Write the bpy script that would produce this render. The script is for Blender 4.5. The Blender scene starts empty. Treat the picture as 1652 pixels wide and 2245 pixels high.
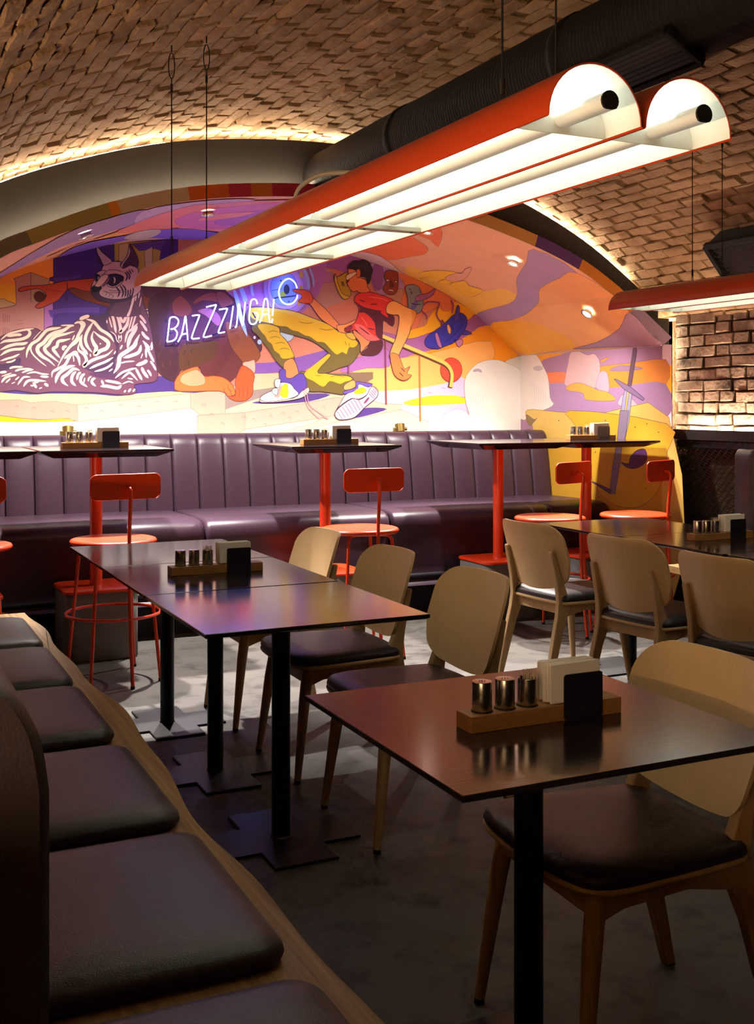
import bpy, bmesh, math, random
from mathutils import Vector, Matrix
from mathutils.geometry import tessellate_polygon

# ------------------------------------------------------------------ camera, world, exposure
F_PX, CX, HOR, H = 2440.0, 826.0, 888.0, 1.39
YAW = math.radians(25.25)
SIN, COS = math.sin(YAW), math.cos(YAW)
scn = bpy.context.scene
COL = scn.collection
cam_d = bpy.data.cameras.new('camera'); cam = bpy.data.objects.new('camera', cam_d); COL.objects.link(cam)
cam_d.sensor_fit = 'VERTICAL'; cam_d.sensor_height = 36; cam_d.sensor_width = 36
cam_d.lens = F_PX / 2245 * 36
cam_d.shift_y = -(1122.5 - HOR) / 2245
cam_d.clip_start = 0.02
cam.location = (0, 0, H); cam.rotation_euler = (math.pi / 2, 0, -YAW)
scn.camera = cam
w = bpy.data.worlds.new('World'); scn.world = w; w.use_nodes = True
w.node_tree.nodes['Background'].inputs[0].default_value = (0.5, 0.45, 0.4, 1)
w.node_tree.nodes['Background'].inputs[1].default_value = 0.0
vs = scn.view_settings
vs.view_transform = 'Standard'; vs.look = 'None'; vs.gamma = 1; vs.exposure = 0.0
vs.use_curve_mapping = False
scn.cycles.use_denoising = True
scn.cycles.max_bounces = 5; scn.cycles.diffuse_bounces = 3; scn.cycles.glossy_bounces = 3
scn.cycles.use_adaptive_sampling = True; scn.cycles.adaptive_threshold = 0.05; scn.cycles.adaptive_min_samples = 16
scn.cycles.sample_clamp_indirect = 6.0
scn.cycles.caustics_reflective = False; scn.cycles.caustics_refractive = False

# niche / vault key planes
Y_RING, Y_STRIP, Y_BACK = 6.12, 5.98, 7.75
X_SIDE, X_LEFTN, X_WALL = 4.95, 0.10, 5.16
# strengths
S_TUBE, S_LED_VAULT, S_LED_MURAL, S_LED_RING, S_LED_WALL = 11.5, 200.0, 17.0, 220.0, 380.0
S_NEON, S_SPOT, S_SPILL = 26.0, 320.0, 165.0
S_LED_LEFT_FILL = 320.0
WARM = (1.0, 0.66, 0.38)

# ------------------------------------------------------------------ helpers
def srgb(h):
    if isinstance(h, str):
        h = h.lstrip('#'); c = [int(h[i:i+2], 16) / 255 for i in (0, 2, 4)]
    else:
        c = list(h)
    return tuple((x / 12.92 if x <= 0.04045 else ((x + 0.055) / 1.055) ** 2.4) for x in c)

def empty(name, loc=(0, 0, 0), rz=0.0):
    o = bpy.data.objects.new(name, None); COL.objects.link(o)
    o.location = loc; o.rotation_euler = (0, 0, rz); o.empty_display_size = 0.05
    return o

def tag(o, label=None, cat=None, group=None, kind=None):
    if label: o['label'] = label
    if cat: o['category'] = cat
    if group: o['group'] = group
    if kind: o['kind'] = kind
    return o

def copy_tree(o, parent=None):
    c = o.copy(); COL.objects.link(c); c.parent = parent
    if parent is not None:
        c.matrix_parent_inverse = o.matrix_parent_inverse.copy()
    for ch in list(o.children):
        copy_tree(ch, c)
    return c

class MB:
    def __init__(s): s.v = []; s.f = []
    def add(s, vs, fs):
        b = len(s.v); s.v += [tuple(p) for p in vs]; s.f += [tuple(i + b for i in f) for f in fs]; return s
    def box(s, c, d, rz=0.0, R=None):
        x, y, z = d[0] / 2, d[1] / 2, d[2] / 2
        M = R if R is not None else Matrix.Rotation(rz, 3, 'Z')
        vs = [M @ Vector((sx * x, sy * y, sz * z)) + Vector(c) for sz in (-1, 1) for sx, sy in ((-1, -1), (1, -1), (1, 1), (-1, 1))]
        return s.add(vs, [(3, 2, 1, 0), (4, 5, 6, 7), (0, 1, 5, 4), (1, 2, 6, 5), (2, 3, 7, 6), (3, 0, 4, 7)])
    def cyl(s, p0, p1, r0, r1=None, n=16, caps=True):
        r1 = r0 if r1 is None else r1
        p0, p1 = Vector(p0), Vector(p1); d = (p1 - p0).normalized()
        a = d.orthogonal().normalized(); b = d.cross(a)
        vs = []
        for p, r in ((p0, r0), (p1, r1)):
            vs += [p + (a * math.cos(2 * math.pi * i / n) + b * math.sin(2 * math.pi * i / n)) * r for i in range(n)]
        fs = [(i, (i + 1) % n, n + (i + 1) % n, n + i) for i in range(n)]
        if caps: fs += [tuple(range(n - 1, -1, -1)), tuple(range(n, 2 * n))]
        return s.add(vs, fs)
    def tube(s, path, r, n=8, closed=False, caps=True):
        P = [Vector(p) for p in path]; m = len(P)
        T = []
        for i in range(m):
            if closed: t = P[(i + 1) % m] - P[i - 1]
            else: t = P[min(i + 1, m - 1)] - P[max(i - 1, 0)]
            T.append(t.normalized())
        a = T[0].orthogonal().normalized(); vs = []
        for i in range(m):
            a = (a - T[i] * a.dot(T[i])).normalized(); b = T[i].cross(a)
            rr = r[i] if isinstance(r, (list, tuple)) else r
            vs += [P[i] + (a * math.cos(2 * math.pi * k / n) + b * math.sin(2 * math.pi * k / n)) * rr for k in range(n)]
        fs = []
        for i in range(m if closed else m - 1):
            j = (i + 1) % m
            fs += [(i * n + k, i * n + (k + 1) % n, j * n + (k + 1) % n, j * n + k) for k in range(n)]
        if not closed and caps:
            fs += [tuple(range(n - 1, -1, -1)), tuple((m - 1) * n + k for k in range(n))]
        return s.add(vs, fs)
    def lathe(s, prof, n=24, c=(0, 0, 0)):
        vs = []
        for r, z in prof:
            vs += [(c[0] + r * math.cos(2 * math.pi * i / n), c[1] + r * math.sin(2 * math.pi * i / n), c[2] + z) for i in range(n)]
        fs = []
        for k in range(len(prof) - 1):
            fs += [(k * n + i, k * n + (i + 1) % n, (k + 1) * n + (i + 1) % n, (k + 1) * n + i) for i in range(n)]
        fs += [tuple(range(n - 1, -1, -1)), tuple((len(prof) - 1) * n + i for i in range(n))]
        return s.add(vs, fs)
    def prism(s, poly, z0, z1, M=None):
        n = len(poly)
        vs = [Vector((x, y, z0)) for x, y in poly] + [Vector((x, y, z1)) for x, y in poly]
        if M is not None: vs = [M @ p for p in vs]
        tri = tessellate_polygon([[Vector((x, y, 0)) for x, y in poly]])
        fs = [(i, (i + 1) % n, n + (i + 1) % n, n + i) for i in range(n)]
        for t in tri:
            a, b, c = [Vector((poly[i][0], poly[i][1], 0)) for i in t]
            if (b - a).cross(c - a).z < 0: t = (t[0], t[2], t[1])
            fs += [tuple(reversed(t)), tuple(n + i for i in t)]
        return s.add(vs, fs)
    def loops(s, rings, cap0=True, cap1=True):
        n = len(rings[0]); vs = [p for r in rings for p in r]; fs = []
        for k in range(len(rings) - 1):
            fs += [(k * n + i, k * n + (i + 1) % n, (k + 1) * n + (i + 1) % n, (k + 1) * n + i) for i in range(n)]
        if cap0: fs.append(tuple(range(n - 1, -1, -1)))
        if cap1: fs.append(tuple((len(rings) - 1) * n + i for i in range(n)))
        return s.add(vs, fs)
    def grid(s, nu, nv, fn):
        vs = [fn(i / nu, j / nv) for j in range(nv + 1) for i in range(nu + 1)]
        fs = [(j * (nu + 1) + i, j * (nu + 1) + i + 1, (j + 1) * (nu + 1) + i + 1, (j + 1) * (nu + 1) + i) for j in range(nv) for i in range(nu)]
        return s.add(vs, fs)
    def mesh(s, name, smooth=True, angle=35, fix=True):
        me = bpy.data.meshes.new(name); me.from_pydata(s.v, [], s.f); me.validate()
        if fix:
            bm = bmesh.new(); bm.from_mesh(me); bmesh.ops.recalc_face_normals(bm, faces=bm.faces); bm.to_mesh(me); bm.free()
        if smooth:
            me.shade_smooth(); me.set_sharp_from_angle(angle=math.radians(angle))
        me.update(); return me
    def build(s, name, mat, parent=None, smooth=True, angle=35, bevel=0.0, seg=2, loc=None, fix=True):
        me = s.mesh(name, smooth, angle, fix)
        o = bpy.data.objects.new(name, me); COL.objects.link(o)
        if mat is not None: me.materials.append(mat)
        if parent is not None: o.parent = parent
        if loc is not None: o.location = loc
        if bevel > 0:
            m = o.modifiers.new('bevel', 'BEVEL'); m.width = bevel; m.segments = seg; m.limit_method = 'ANGLE'; m.angle_limit = math.radians(40)
            m.harden_normals = False
        return o

def rrect(w_, d_, r, n=5, cx=0, cy=0):
    out = []
    for sx, sy, a0 in ((1, 1, 0), (-1, 1, 90), (-1, -1, 180), (1, -1, 270)):
        for k in range(n + 1):
            a = math.radians(a0 + 90 * k / n)
            out.append((cx + sx * (w_ / 2 - r) + r * math.cos(a), cy + sy * (d_ / 2 - r) + r * math.sin(a)))
    return out

def inset(poly, d):
    n = len(poly); out = []
    for i in range(n):
        p0, p1, p2 = Vector(poly[i - 1]), Vector(poly[i]), Vector(poly[(i + 1) % n])
        t = (p2 - p0)
        if t.length < 1e-9: out.append(tuple(p1)); continue
        t.normalize(); nn = Vector((-t.y, t.x)); out.append(tuple(p1 + nn * d))
    return out

def pad(mb, poly, levels, M=None):
    rings = []
    for ins, z in levels:
        hx = max(abs(x) for x, y in poly); hy = max(abs(y) for x, y in poly)
        r = [Vector((x * (1 - ins / hx), y * (1 - ins / hy), z)) for x, y in poly]
        if M is not None: r = [M @ p for p in r]
        rings.append(r)
    return mb.loops(rings)

def catmull(pts, closed=True, sub=4):
    n = len(pts); out = []
    rng = n if closed else n - 1
    for i in range(rng):
        if closed: p0, p1, p2, p3 = pts[i - 1], pts[i], pts[(i + 1) % n], pts[(i + 2) % n]
        else: p0, p1, p2, p3 = pts[max(i - 1, 0)], pts[i], pts[i + 1], pts[min(i + 2, n - 1)]
        for k in range(sub):
            t = k / sub; t2 = t * t; t3 = t2 * t
            out.append(tuple(0.5 * (2 * b + (c - a) * t + (2 * a - 5 * b + 4 * c - d) * t2 + (3 * b - a - 3 * c + d) * t3) for a, b, c, d in zip(p0, p1, p2, p3)))
    if not closed: out.append(tuple(pts[-1]))
    return out

def lerp_prof(prof, x):
    if x <= prof[0][0]: return prof[0][1]
    for (a, za), (b, zb) in zip(prof, prof[1:]):
        if x <= b: return za + (zb - za) * (x - a) / (b - a)
    return prof[-1][1]

def ray(px, py):
    u, v = (px - CX) / F_PX, (HOR - py) / F_PX
    return Vector((SIN + COS * u, COS - SIN * u, v))
def at_y(px, py, Y):
    d = ray(px, py); t = Y / d.y; return Vector((0, 0, H)) + d * t
def at_x(px, py, X):
    d = ray(px, py); t = X / d.x; return Vector((0, 0, H)) + d * t
def at_z(px, py, Z):
    d = ray(px, py); t = (Z - H) / d.z; return Vector((0, 0, H)) + d * t
def project(p):
    d = Vector(p) - Vector((0, 0, H)); dep = d.x * SIN + d.y * COS; r = d.x * COS - d.y * SIN
    if dep < 0.05: return None
    return CX + F_PX * r / dep, HOR - F_PX * d.z / dep, dep

# ------------------------------------------------------------------ materials
MAT = {}
def mat(name, color, rough=0.5, metal=0.0, spec=0.5, noise=None, bump=None, emit=None, coat=0.0, rand=0.0):
    """noise=(scale xyz, amount, colour2), bump=(scale, strength, detail)"""
    m = bpy.data.materials.new(name); m.use_nodes = True
    nt = m.node_tree; P = nt.nodes['Principled BSDF']
    c = srgb(color) if isinstance(color, str) else color
    P.inputs['Base Color'].default_value = (*c, 1)
    P.inputs['Roughness'].default_value = rough; P.inputs['Metallic'].default_value = metal
    P.inputs['Specular IOR Level'].default_value = spec
    if coat: P.inputs['Coat Weight'].default_value = coat; P.inputs['Coat Roughness'].default_value = 0.15
    tc = nt.nodes.new('ShaderNodeTexCoord')
    if noise:
        sc, amt, c2 = noise; c2 = srgb(c2) if isinstance(c2, str) else c2
        mp = nt.nodes.new('ShaderNodeMapping'); mp.inputs['Scale'].default_value = sc
        nt.links.new(tc.outputs['Object'], mp.inputs[0])
        nz = nt.nodes.new('ShaderNodeTexNoise'); nz.inputs['Scale'].default_value = 1.0; nz.inputs['Detail'].default_value = 5
        nz.inputs['Roughness'].default_value = 0.6
        nt.links.new(mp.outputs[0], nz.inputs['Vector'])
        rp = nt.nodes.new('ShaderNodeMapRange'); rp.inputs[1].default_value = 0.5 - 0.5 * amt; rp.inputs[2].default_value = 0.5 + 0.5 * amt
        nt.links.new(nz.outputs['Fac'], rp.inputs[0])
        mx = nt.nodes.new('ShaderNodeMix'); mx.data_type = 'RGBA'
        mx.inputs[6].default_value = (*c, 1); mx.inputs[7].default_value = (*c2, 1)
        nt.links.new(rp.outputs[0], mx.inputs[0])
        outc = mx.outputs[2]
        if rand:
            oi = nt.nodes.new('ShaderNodeObjectInfo')
            hv = nt.nodes.new('ShaderNodeHueSaturation')
            mr = nt.nodes.new('ShaderNodeMapRange'); mr.inputs[3].default_value = 1 - rand; mr.inputs[4].default_value = 1 + rand
            nt.links.new(oi.outputs['Random'], mr.inputs[0]); nt.links.new(mr.outputs[0], hv.inputs['Value'])
            nt.links.new(outc, hv.inputs['Color']); outc = hv.outputs[0]
        nt.links.new(outc, P.inputs['Base Color'])
    if bump:
        sc, st, det = bump[:3]
        mp2 = nt.nodes.new('ShaderNodeMapping'); mp2.inputs['Scale'].default_value = sc if isinstance(sc, tuple) else (sc, sc, sc)
        nt.links.new(tc.outputs['Object'], mp2.inputs[0])
        nb = nt.nodes.new('ShaderNodeTexNoise'); nb.inputs['Scale'].default_value = 1; nb.inputs['Detail'].default_value = det
        nt.links.new(mp2.outputs[0], nb.inputs['Vector'])
        bp = nt.nodes.new('ShaderNodeBump'); bp.inputs['Strength'].default_value = st; bp.inputs['Distance'].default_value = bump[3] if len(bump) > 3 else 0.01
        nt.links.new(nb.outputs['Fac'], bp.inputs['Height']); nt.links.new(bp.outputs[0], P.inputs['Normal'])
    if emit:
        ec, es = emit; ec = srgb(ec) if isinstance(ec, str) else ec
        P.inputs['Emission Color'].default_value = (*ec, 1); P.inputs['Emission Strength'].default_value = es
    MAT[name] = m
    return m

mat('brick', '#b49676', 0.9, noise=((14, 14, 14), 0.7, '#8a6c50'), bump=((45, 45, 45), 0.8, 6, 0.012), spec=0.2, rand=0.22)
mat('brick_wall', '#b8a290', 0.8, noise=((16, 16, 16), 0.55, '#80695a'), bump=((40, 40, 40), 0.8, 6, 0.012), spec=0.3, rand=0.25)
mat('mortar', '#9a8058', 0.95, noise=((9, 9, 9), 0.7, '#6c5638'), bump=((30, 30, 30), 1.0, 6, 0.03), spec=0.1)
mat('mortar_wall', '#54402c', 0.95, noise=((9, 9, 9), 0.7, '#2c2018'), bump=((30, 30, 30), 1.0, 6, 0.03), spec=0.1)
mat('concrete_floor', '#6f6b65', 0.55, noise=((3, 3, 3), 0.8, '#47433e'), bump=((22, 22, 22), 0.12, 6, 0.01), spec=0.35)
mat('dark_paint', '#26221f', 0.6, noise=((4, 4, 4), 0.8, '#201d1b'), bump=((30, 30, 30), 0.12, 4, 0.01))
mat('black_paint', '#151313', 0.75)
mat('black_metal', '#141316', 0.42, metal=0.0, spec=0.5)
mat('mesh_metal', '#4a4542', 0.35, metal=0.3)
mat('duct', '#1b1716', 0.75, noise=((6, 6, 6), 0.8, '#120f0f'), bump=((20, 20, 20), 0.35, 5, 0.01), spec=0.3)
mat('white_wall', '#d8cfc4', 0.7)
mat('red_enamel', '#d24a1e', 0.3, spec=0.6, noise=((60, 3, 60), 0.9, '#bb3c14'), coat=0.2)
mat('reflector', '#e4e6dc', 0.45, spec=0.3)
mat('lamp_white', '#d9d8cc', 0.45, emit=((1.0, 0.98, 0.86), 0.14))
mat('alu', '#b7b3a6', 0.4, metal=0.3)
mat('tube_light', '#ffffff', 0.5, emit=((0.97, 1.0, 0.90), S_TUBE))
mat('led_vault', '#ffffff', 0.5, emit=((1.0, 0.76, 0.52), S_LED_VAULT))
mat('led_mural', '#ffffff', 0.5, emit=((1.0, 0.93, 0.84), S_LED_MURAL))
mat('led_ring', '#ffffff', 0.5, emit=((1.0, 0.80, 0.55), S_LED_RING))
mat('led_wall', '#ffffff', 0.5, emit=((1.0, 0.74, 0.50), S_LED_WALL))
mat('led_left_fill', '#ffffff', 0.5, emit=(WARM, S_LED_LEFT_FILL))
mat('leather', '#3c2836', 0.38, spec=0.5, noise=((30, 30, 30), 0.9, '#352330'), bump=((260, 260, 260), 0.12, 3, 0.003))
mat('leather_brown', '#3a3032', 0.42, spec=0.5, noise=((30, 30, 30), 0.9, '#322a2b'), bump=((300, 300, 300), 0.25, 3, 0.003))
mat('leather_seat', '#33282a', 0.40, spec=0.5, bump=((300, 300, 300), 0.25, 3, 0.003))
mat('orange_paint', '#d83c14', 0.32, spec=0.5)
mat('grey_block', '#7d7b78', 0.8, noise=((20, 20, 20), 0.8, '#6b6967'), bump=((60, 60, 60), 0.25, 5, 0.005))
mat('table_gloss', '#241d20', 0.09, spec=0.6)
mat('table_dark', '#2a2224', 0.15, spec=1.0, noise=((2, 40, 2), 0.9, '#231c1e'), bump=((3, 120, 3), 0.05, 3, 0.002))
mat('table_edge', '#121012', 0.4)
mat('veneer', '#eac692', 0.42, noise=((40, 40, 3), 0.8, '#dfb984'), spec=0.4)
mat('beech', '#d8b484', 0.5, noise=((40, 40, 4), 0.8, '#b08c60'), spec=0.35)
mat('oak', '#b48e58', 0.55, noise=((55, 1.6, 20), 0.45, '#6e4f2c'), bump=((90, 3, 40), 0.4, 4, 0.004), spec=0.35)
mat('oak_block', '#a87a44', 0.5, noise=((6, 60, 60), 0.8, '#8a6030'), spec=0.35)
mat('steel', '#b9b2a8', 0.24, metal=1.0)
mat('steel_plate', '#5a5660', 0.30, metal=0.9)
mat('napkin', '#f5f1e6', 0.9)
mat('toothpick', '#d8c7a4', 0.8)
mat('rubber', '#0c0b0b', 0.8)
mat('brass', '#8a7642', 0.35, metal=0.9)
mat('wire', '#1a1615', 0.7)
mat('cable', '#8f887c', 0.6)
mat('ink', '#1b1416', 0.7)
mat('ink_light', '#a58a48', 0.6)
mat('spot_lens', '#ffffff', 0.4, emit=((1, 0.95, 0.85), 60.0))
mat('neon', '#ffffff', 0.4, emit=((0.16, 0.24, 1.0), S_NEON))
mat('neon_bracket', '#1a2050', 0.5)
mat('screw', '#4c4a46', 0.4, metal=0.8)

# spiral ribs for the duct: wave-driven bump
def duct_waves():
    m = MAT['duct']; nt = m.node_tree
    tc = nt.nodes.new('ShaderNodeTexCoord'); wv = nt.nodes.new('ShaderNodeTexWave'); wv.bands_direction = 'Y'
    wv.inputs['Scale'].default_value = 14; wv.inputs['Distortion'].default_value = 6
    nt.links.new(tc.outputs['Object'], wv.inputs['Vector'])
    bp = nt.nodes.new('ShaderNodeBump'); bp.inputs['Strength'].default_value = 0.15; bp.inputs['Distance'].default_value = 0.008
    nt.links.new(wv.outputs['Fac'], bp.inputs['Height'])
    P = nt.nodes['Principled BSDF']; old = P.inputs['Normal'].links[0].from_socket
    nt.links.new(old, bp.inputs['Normal']); nt.links.new(bp.outputs[0], P.inputs['Normal'])
duct_waves()

# dirty patches on the brick wall and the floor's own scuffs come from large-scale noise
def add_stain(mname, scale, dark, lo, hi):
    m = MAT[mname]; nt = m.node_tree; P = nt.nodes['Principled BSDF']
    src = P.inputs['Base Color'].links[0].from_socket
    g = nt.nodes.new('ShaderNodeNewGeometry'); nz = nt.nodes.new('ShaderNodeTexNoise')
    nz.inputs['Scale'].default_value = scale; nz.inputs['Detail'].default_value = 7; nz.inputs['Roughness'].default_value = 0.65
    nt.links.new(g.outputs['Position'], nz.inputs['Vector'])
    r = nt.nodes.new('ShaderNodeMapRange'); r.inputs[1].default_value = lo; r.inputs[2].default_value = hi
    nt.links.new(nz.outputs['Fac'], r.inputs[0])
    mx = nt.nodes.new('ShaderNodeMix'); mx.data_type = 'RGBA'; mx.inputs[7].default_value = (*srgb(dark), 1)
    nt.links.new(r.outputs[0], mx.inputs[0]); nt.links.new(src, mx.inputs[6]); nt.links.new(mx.outputs[2], P.inputs['Base Color'])
add_stain('brick_wall', 3.2, '#3c2e26', 0.54, 0.70)
add_stain('brick', 1.6, '#7a6044', 0.50, 0.75)
add_stain('concrete_floor', 1.3, '#5c5955', 0.45, 0.7)
add_stain('concrete_floor', 7.0, '#3c3834', 0.50, 0.66)
# ------------------------------------------------------------------ the setting
def struct(mb, name, m, smooth=False, parent=None, **k):
    o = mb.build(name, MAT[m], parent, smooth=smooth, **k)
    if parent is None: tag(o, kind='structure')
    return o

VAULT = [(-0.9, 1.0), (-0.55, 1.52), (-0.1, 2.02), (0.3, 2.33), (0.685, 2.56), (1.107, 2.73), (1.623, 2.875), (2.23, 2.95), (2.8, 2.955),
         (3.4, 2.87), (3.925, 2.715), (4.405, 2.50), (4.80, 2.245), (5.12, 1.99), (5.22, 1.90)]
VAULT = [(x, z + 0.05 * min(1, max(0, (x + 0.5) / 1.0))) for x, z in VAULT]
VAULT = catmull(VAULT, closed=False, sub=6)
NICHE = [(0.10, 1.60), (0.40, 1.935), (0.69, 2.145), (0.857, 2.228), (1.278, 2.405), (1.704, 2.520), (2.159, 2.578), (2.6, 2.598), (3.0, 2.588),
         (3.411, 2.540), (3.947, 2.395), (4.293, 2.258), (4.55, 2.110), (4.95, 1.79)]
def smooth_prof(p, sub=4): return catmull(p, closed=False, sub=sub)
NICHE_S = smooth_prof(NICHE[:-1]) + [NICHE[-1]]
def vz(x): return lerp_prof(VAULT, x)
def nz_(x): return lerp_prof(NICHE_S, x)

MB().box((2.3, 2.9, -0.05), (7.0, 10.4, 0.1)).build('floor', MAT['concrete_floor'], smooth=False)
tag(bpy.data.objects['floor'], kind='structure')

# brick vault: a mortar shell with the bricks standing proud of it
Y0V, Y1V = -2.0, 6.62
mb = MB()
ny = 30
rows = []
for j in range(ny + 1):
    y = Y0V + (Y1V - Y0V) * j / ny
    rows.append([(x, y, z) for x, z in VAULT])
nv = len(VAULT)
vs_ = [p for r in rows for p in r]
fs_ = [(j * nv + i, j * nv + i + 1, (j + 1) * nv + i + 1, (j + 1) * nv + i) for j in range(ny) for i in range(nv - 1)]
mb.add(vs_, fs_)
# outer skin so that the vault has thickness
vs2 = [(x + (0.12 if i > nv / 2 else -0.12) * 0.0, y, z + 0.25) for (x, y, z), i in zip(vs_, list(range(nv)) * (ny + 1))]
mb.add(vs2, fs_)
ceiling = struct(mb, 'ceiling', 'mortar', smooth=True, fix=False)

rnd = random.Random(11)
def brick_variant(L, W, rough, seedn, hgt=0.020):
    """Brick lying in the xy plane, face towards -z; unique lumpy outline."""
    r = random.Random(seedn); j = lambda a: r.uniform(-a, a)
    b = [(-L / 2, -W / 2), (L / 2, -W / 2), (L / 2, W / 2), (-L / 2, W / 2)]
    mids = []
    for i in range(4):
        p, q = b[i], b[(i + 1) % 4]
        n = 3 if i % 2 == 0 else 1
        mids += [p] + [(p[0] + (q[0] - p[0]) * k / (n), p[1] + (q[1] - p[1]) * k / (n)) for k in range(1, n)]
    base = [Vector((x, y, 0.02)) for x, y in mids]
    h = hgt
    sh = [Vector((x + j(rough * .6), y + j(rough * .45), -h * (0.62 + j(.1)))) for x, y in mids]
    tp = [Vector((x * (1 - .05) + j(rough * .45), y * (1 - .15) + j(rough * .35), -h + j(rough * .3))) for x, y in mids]
    m = MB(); m.loops([base, sh, tp], cap0=False, cap1=False)
    n = len(mids); o = 2 * n
    m.v.append((j(.02), j(.005), -h - abs(j(rough * .25)))); c = len(m.v) - 1
    m.f += [(o + i, o + (i + 1) % n, c) for i in range(n)]
    return m
VB = [brick_variant(0.202 + rnd.uniform(-.035, .012), 0.069 + rnd.uniform(-.006, .004), 0.009, s, 0.0125) for s in range(20)]
VBM = []
for m in VB:
    me = m.mesh('brick', smooth=True, angle=28, fix=False); me.materials.append(MAT['brick']); VBM.append(me)

# arc length table of the vault
arc = [0.0]
for a, b in zip(VAULT, VAULT[1:]): arc.append(arc[-1] + math.hypot(b[0] - a[0], b[1] - a[1]))
def on_vault(s):
    for i in range(len(arc) - 1):
        if s <= arc[i + 1]:
            t = (s - arc[i]) / (arc[i + 1] - arc[i]); a, b = VAULT[i], VAULT[i + 1]
            tx, tz = (b[0] - a[0]), (b[1] - a[1]); l = math.hypot(tx, tz)
            return a[0] + tx * t, a[1] + tz * t, tx / l, tz / l
    return None
cands = []
s = 0.6; row = 0
while s < arc[-1] - 0.02:
    x, z, tx, tz = on_vault(s)
    y = 0.75 + (0.108 if row % 2 else 0.0) + rnd.uniform(-.03, .03)
    while y < 6.52:
        yy = y + rnd.uniform(-.006, .006)
        # outward (into room) normal of the vault
        nrm = Vector((tz, 0, -tx))
        ex = Vector((0, 1, 0)); ez = -nrm; ey = ez.cross(ex)
        R = Matrix((ex, ey, ez)).transposed()
        a = rnd.uniform(-.03, .03); b = rnd.uniform(-.03, .03); c = rnd.uniform(-.04, .04)
        R = R @ Matrix.Rotation(b, 3, 'Z') @ Matrix.Rotation(a, 3, 'Y') @ Matrix.Rotation(c, 3, 'X')
        pos = Vector((x, yy, z)) + nrm * rnd.choice((-.007, -.005, -.003, -.001, 0, .006))
        pr = project(pos)
        big = 0
        if pr and -60 < pr[0] < 1712 and -60 < pr[1] < 1000:
            vis = abs((pos - Vector((0, 0, H))).normalized().dot(nrm))
            big = vis / pr[2] ** 2
        cands.append((big, R, pos, rnd.randrange(20)))
        y += 0.217
    s += 0.0775; row += 1
cands.sort(key=lambda c: -c[0])
rest = MB()
for k, (big, R, pos, vi) in enumerate(cands):
    if k < 300:
        o = bpy.data.objects.new('brick', VBM[vi]); COL.objects.link(o); o.parent = ceiling
        o.matrix_world = Matrix.Translation(pos) @ R.to_4x4()
    else:
        rest.add([R @ Vector(p) + pos for p in VB[vi].v], VB[vi].f)
o = rest.build('brick_mass', MAT['brick'], ceiling, smooth=True, angle=28, fix=False); tag(o, kind='stuff')

# right wall: mortar slab with bricks above the ledge
LEDGE_Z = 1.205
mb = MB(); mb.box((X_WALL + 0.15, 2.1, 1.1), (0.26, 8.4, 2.2)); mb.box((X_WALL + 0.15, 7.0, 1.1), (0.26, 1.7, 2.2))
wall_r = struct(mb, 'wall_right', 'mortar_wall')
wb = [brick_variant(L, 0.066, 0.008, 100 + i) for i, L in enumerate((0.24, 0.25, 0.225, 0.24, 0.115, 0.13, 0.12, 0.235))]
wbm = []
for m in wb:
    me = m.mesh('brick', smooth=True, angle=28, fix=False); me.materials.append(MAT['brick_wall']); wbm.append(me)
zc = LEDGE_Z - 0.02; row = 0
while zc < 2.06:
    y = 6.10 - rnd.uniform(0, .03) - (0.10 if row % 2 else 0)
    if row % 2:
        pass
    first = True
    while y > 4.0:
        vi = rnd.randrange(8) if not (first and row % 2) else 4 + rnd.randrange(3)
        L = max(p[0] for p in wb[vi].v) * 2
        if first and row % 2: y = 6.10
        yc = y - L / 2
        ez = Vector((1, 0, 0)); ex = Vector((0, 1, 0)); ey = ez.cross(ex)
        R = Matrix((ex, ey, ez)).transposed() @ Matrix.Rotation(rnd.uniform(-.03, .03), 3, 'Z') @ Matrix.Rotation(rnd.uniform(-.03, .03), 3, 'Y') @ Matrix.Rotation(rnd.uniform(-.09, .09), 3, 'X')
        o = bpy.data.objects.new('brick', wbm[vi]); COL.objects.link(o); o.parent = wall_r
        o.matrix_world = Matrix.Translation((X_WALL + 0.02 + rnd.uniform(-.008, .006), yc, zc + .035 + rnd.uniform(-.004, .004))) @ R.to_4x4()
        y -= L + 0.012 + rnd.uniform(0, .012); first = False
    zc += 0.0755; row += 1

# left wall, end wall behind the camera, outer envelope behind the niche
struct(MB().box((-0.98, 2.1, 0.7), (0.16, 8.4, 1.4)), 'wall_left', 'mortar_wall')
poly = [(-0.9, 0)] + [(x, z + 0.1) for x, z in VAULT] + [(5.2, 0)]
Mxz = Matrix(((1, 0, 0, 0), (0, 0, 1, 0), (0, 1, 0, 0), (0, 0, 0, 1)))      # (x, y, z) -> (x, z, y)
struct(MB().prism(poly, -2.12, -2.0, Mxz), 'wall_front', 'dark_paint')

# niche: back wall, side walls, barrel ceiling (plaster under the mural paint)
struct(MB().box((2.6, Y_BACK + 0.06, 1.4), (5.1, 0.12, 2.8)), 'wall_back', 'white_wall')
struct(MB().box((X_SIDE + 0.04, (Y_STRIP + Y_BACK) / 2, 0.895), (0.08, Y_BACK - Y_STRIP, 1.79)), 'wall_niche_right', 'white_wall')
struct(MB().box((X_LEFTN - 0.04, (Y_STRIP + Y_BACK) / 2, 0.895), (0.08, Y_BACK - Y_STRIP, 1.79)), 'wall_niche_left', 'white_wall')
def offs(prof, d):
    out = []
    n = len(prof)
    for i, (x, z) in enumerate(prof):
        a, b = prof[max(i - 1, 0)], prof[min(i + 1, n - 1)]
        tx, tz = b[0] - a[0], b[1] - a[1]; l = math.hypot(tx, tz)
        out.append((x - tz / l * d, z + tx / l * d))
    return out
STRIP_W = 0.075
N_OUT = offs(NICHE_S, STRIP_W)
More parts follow.
